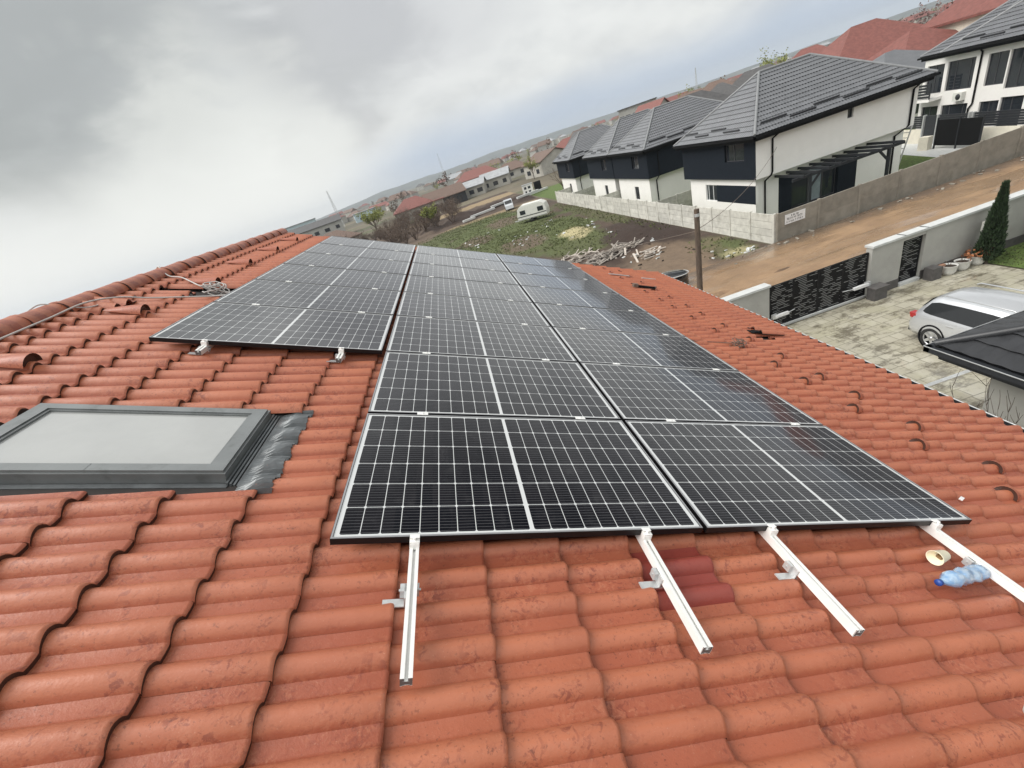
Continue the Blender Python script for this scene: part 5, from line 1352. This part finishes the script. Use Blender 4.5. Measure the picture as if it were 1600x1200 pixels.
for i, (x, y, W, D, H, rh, rm, lab) in enumerate(((76, 129, 15, 10, 5.6, 3.0, 'brownroof', 'brown roofed house showing left of the nearest grey hip roof'), (76, 117.5, 13, 10, 5.9, 3.2, 'brownroof', 'brown house peeping over the slope of the nearest grey roof'), (81, 109, 14, 9, 5.9, 2.9, 'darkroof', 'dark roofed house just above the grey ridge of the nearest house'), (90, 104, 12, 9, 6.2, 3.1, 'redroof', 'small red roof above the grey ridge at right'),
                                                      (66, 100, 9, 8, 5.8, 2.6, 'darkroof', 'low grey roof between the second house and the brown houses'))):
    town_house(lab, x, y, rad(-35), W, D, H, rh, 'hip', 'wallw2', rm, 3)
town_house('grey roofed white house hidden behind the nearest navy house', 47, 78, rad(0), 12, 9, 5.5, 3.0, 'hip', 'wallw', 'darkroof', 3)
town_house('grey metal roofed house between the near navy house and the balcony house', 46.5, 42.5, 0, 8, 7, 4.7, 1.9, 'hip', 'wallw', 'metal_roof', 3)
town_house('cream house with broad red hip roof above the nearest grey roof', 58, 57.5, rad(-8), 13, 10, 6.2, 3.6, 'hip', 'wallw2', 'redroof', 3)
town_house('lower red roof in front of the broad red hip roof', 56, 49, rad(-5), 9, 8, 5.0, 2.5, 'hip', 'wallw2', 'redroof', 2)
town_house('tall cream house with red roof at the top right picture corner', 66, 44, rad(-12), 16, 12, 7.4, 3.6, 'hip', 'wallw2', 'redroof', 4)
town_house('white flat roofed building with pale blue panels at the left end of the skyline', -78, 246, rad(14), 20, 12, 10, 0, 'flat', 'blueclad', 'greyroof', 4, 'apartment_block')
town_house('long pale grey building on the skyline left of the brown bushes', -55, 194, rad(14), 22, 12, 6.5, 2, 'gable', 'wallg', 'darkroof', 5)
town_house('dull brown roof just beyond the far left end of our roof', -30, 118, rad(20), 12, 9, 3.2, 2.3, 'hip', 'wallw2', 'brownroof', 2)
town_house('small blue shed behind the brown bushes', -50, 290, rad(14), 14, 9, 5, .6, 'flat', 'blueclad', 'greyroof', 2)
q = random.Random(31)
for i in range(110):
    a = rad(q.uniform(-22, 52)); dist = q.uniform(250, 900)
    x, y = dist * math.sin(a), dist * math.cos(a)
    rm = q.choice(['redroof', 'brownroof', 'brownroof', 'darkroof', 'greyroof', 'redroof'])
    t = thing('distant_house', 'small faraway house in the spread of roofs below the hills', 'house', (x, y, 0), q.uniform(-.6, .6), 'faraway houses below the hills')
    W, D, H, rh = q.uniform(9, 18), q.uniform(8, 11), q.uniform(3.2, 6.2), q.uniform(1.8, 3.4)
    b = MB(); b.box(-W / 2, W / 2, -D / 2, D / 2, 0, H); b.build('wall', M[q.choice(['wallfar', 'wallfar', 'wallg'])], t)
    b = MB(); X, Y = W / 2 + .4, D / 2 + .4; rx = W / 2 - D / 2 * q.choice((.2, 1)); P, Q = (-rx, 0, H + rh), (rx, 0, H + rh)
    A, B2, C2, D2 = (-X, -Y, H - .1), (X, -Y, H - .1), (X, Y, H - .1), (-X, Y, H - .1)
    b.poly([A, B2, Q, P]); b.poly([C2, D2, P, Q]); b.poly([B2, C2, Q]); b.poly([D2, A, P]); b.poly([A, D2, C2, B2]); b.build('roof', M[rm], t)

# masts
for i, (x, y, h) in enumerate(((-66, 291, 22), (7, 399, 26), (255, 430, 24))):
    t = thing('lattice_mast', ('thin lattice mast above the pale buildings at the left end of the skyline', 'thin lattice mast rising over the middle of the skyline', 'faint mast above the hills to the right')[i], 'mast', (x, y, 0)); b = MB()
    for sx, sy in ((-1, -1), (1, -1), (1, 1), (-1, 1)): b.beam((sx * .9, sy * .9, 0), (sx * .18, sy * .18, h), .14, .14)
    for k in range(9):
        z0, z1 = h * k / 9, h * (k + 1) / 9; w0, w1 = .9 - .72 * k / 9, .9 - .72 * (k + 1) / 9
        b.beam((-w0, -w0, z0), (w1, -w1, z1), .08, .08); b.beam((w0, -w0, z0), (w1, w1, z1), .08, .08)
    b.build('lattice', M['steel'], t)

# trees and bushes
bare_tree('bare tree beside the last navy house', 21.5, 77.5, 5.5, 3, (2, 4), 4)
bare_tree('small tree with fresh yellow green leaves on the far grass', -3.2, 92, 4.2, 14, (2, 4), 4, 'leafy', 3, .14, 'young_tree')
bare_tree('yellow green leafing tree among the brown bushes at left', -20.5, 127, 7.5, 15, (2, 4), 4, 'leafy', 3, .2, 'young_tree')
bare_tree('yellow green tree in front of the gabled white house', 29, 138, 6.0, 16, (2, 4), 4, 'leafy', 2, .18, 'young_tree')
bare_tree('greenish tree above the nearest grey roof ridge', 88, 112, 10.5, 17, (2, 4), 4, 'leafy', 2, .22, 'young_tree')
bare_tree('small green tree beside the red dormer house', 82, 139, 9.8, 18, (2, 4), 4, 'leafy', 2, .2, 'young_tree')
bare_tree('pinkish bare tree between the red roofs at top right', 67, 60, 9.0, 19, (3, 4), 4, 'pink', 3, .16, 'young_tree', twig='pink')
bare_tree('bare tree by the skyline left of the veranda house', -14, 134, 6.5, 23, (2, 4), 4)
q = random.Random(77)
for i in range(96):
    x = q.uniform(-38, 3); y = q.uniform(84, 144)
    if x > -6 and y < 90: x -= 8
    tt = thing('scrub_bush', 'brown leafless bush in the thicket beyond the left part of the panels', 'bush', (x, y, field_z(x, y) - .05), q.random() * 6, 'brown leafless bushes of the thicket')
    b = MB(); hh = q.uniform(2.0, 5.0)
    for k in range(9):
        a = q.random() * 6.28; branch(b, Vector((.15 * math.cos(a), .15 * math.sin(a), 0)), Vector((math.cos(a) * .45, math.sin(a) * .45, 1)).normalized(), hh * .5, .035, 2, q, None, .6, 3, (3, 5))
    L = []
    for k in range(5):
        a = q.random() * 6.28; branch(b, Vector((0, 0, 0)), Vector((math.cos(a) * .6, math.sin(a) * .6, 1)).normalized(), hh * .5, .03, 2, q, L, .7, 3, (3, 4))
    leaves_on(b, L, q, 2, .09, hh * .05)
    b.build('twigs', M['barkl'], tt)
for i in range(60):
    a = rad(q.uniform(-24, 50)); dist = q.uniform(170, 700); x, y = dist * math.sin(a), dist * math.cos(a)
    tt = thing('distant_tree', 'faraway leafless tree among the distant roofs', 'tree', (x, y, 0), 0, 'faraway trees among the roofs')
    b = MB(); h = q.uniform(5, 9); L = []
    branch(b, Vector((0, 0, 0)), Vector((0, 0, 1)), h * .5, .14, 3, q, L, .7, 3, (3, 4)); cr = b.build('trunk', M['barkl'], tt)
    b = MB(); leaves_on(b, L, q, 1, .35, .35); b.build('crown', M['leafy' if q.random() < .25 else 'barkl'], tt)

# ------------------------------------------------------------------ air
b = MB(); b.box(-3300, 3300, -60, 3300, -3, 75)
hz = b.build('haze', []); hm = bpy.data.materials.new('haze_air'); hm.use_nodes = True
q = N(hm.node_tree); q.n.clear(); vol = q.new('ShaderNodeVolumePrincipled'); out = q.new('ShaderNodeOutputMaterial'); q.l.new(vol.outputs[0], out.inputs['Volume'])
vol.inputs['Color'].default_value = (.80, .86, .93, 1); vol.inputs['Density'].default_value = .00025; vol.inputs['Anisotropy'].default_value = .2
hz.data.materials.append(hm); tag(hz, kind='stuff')
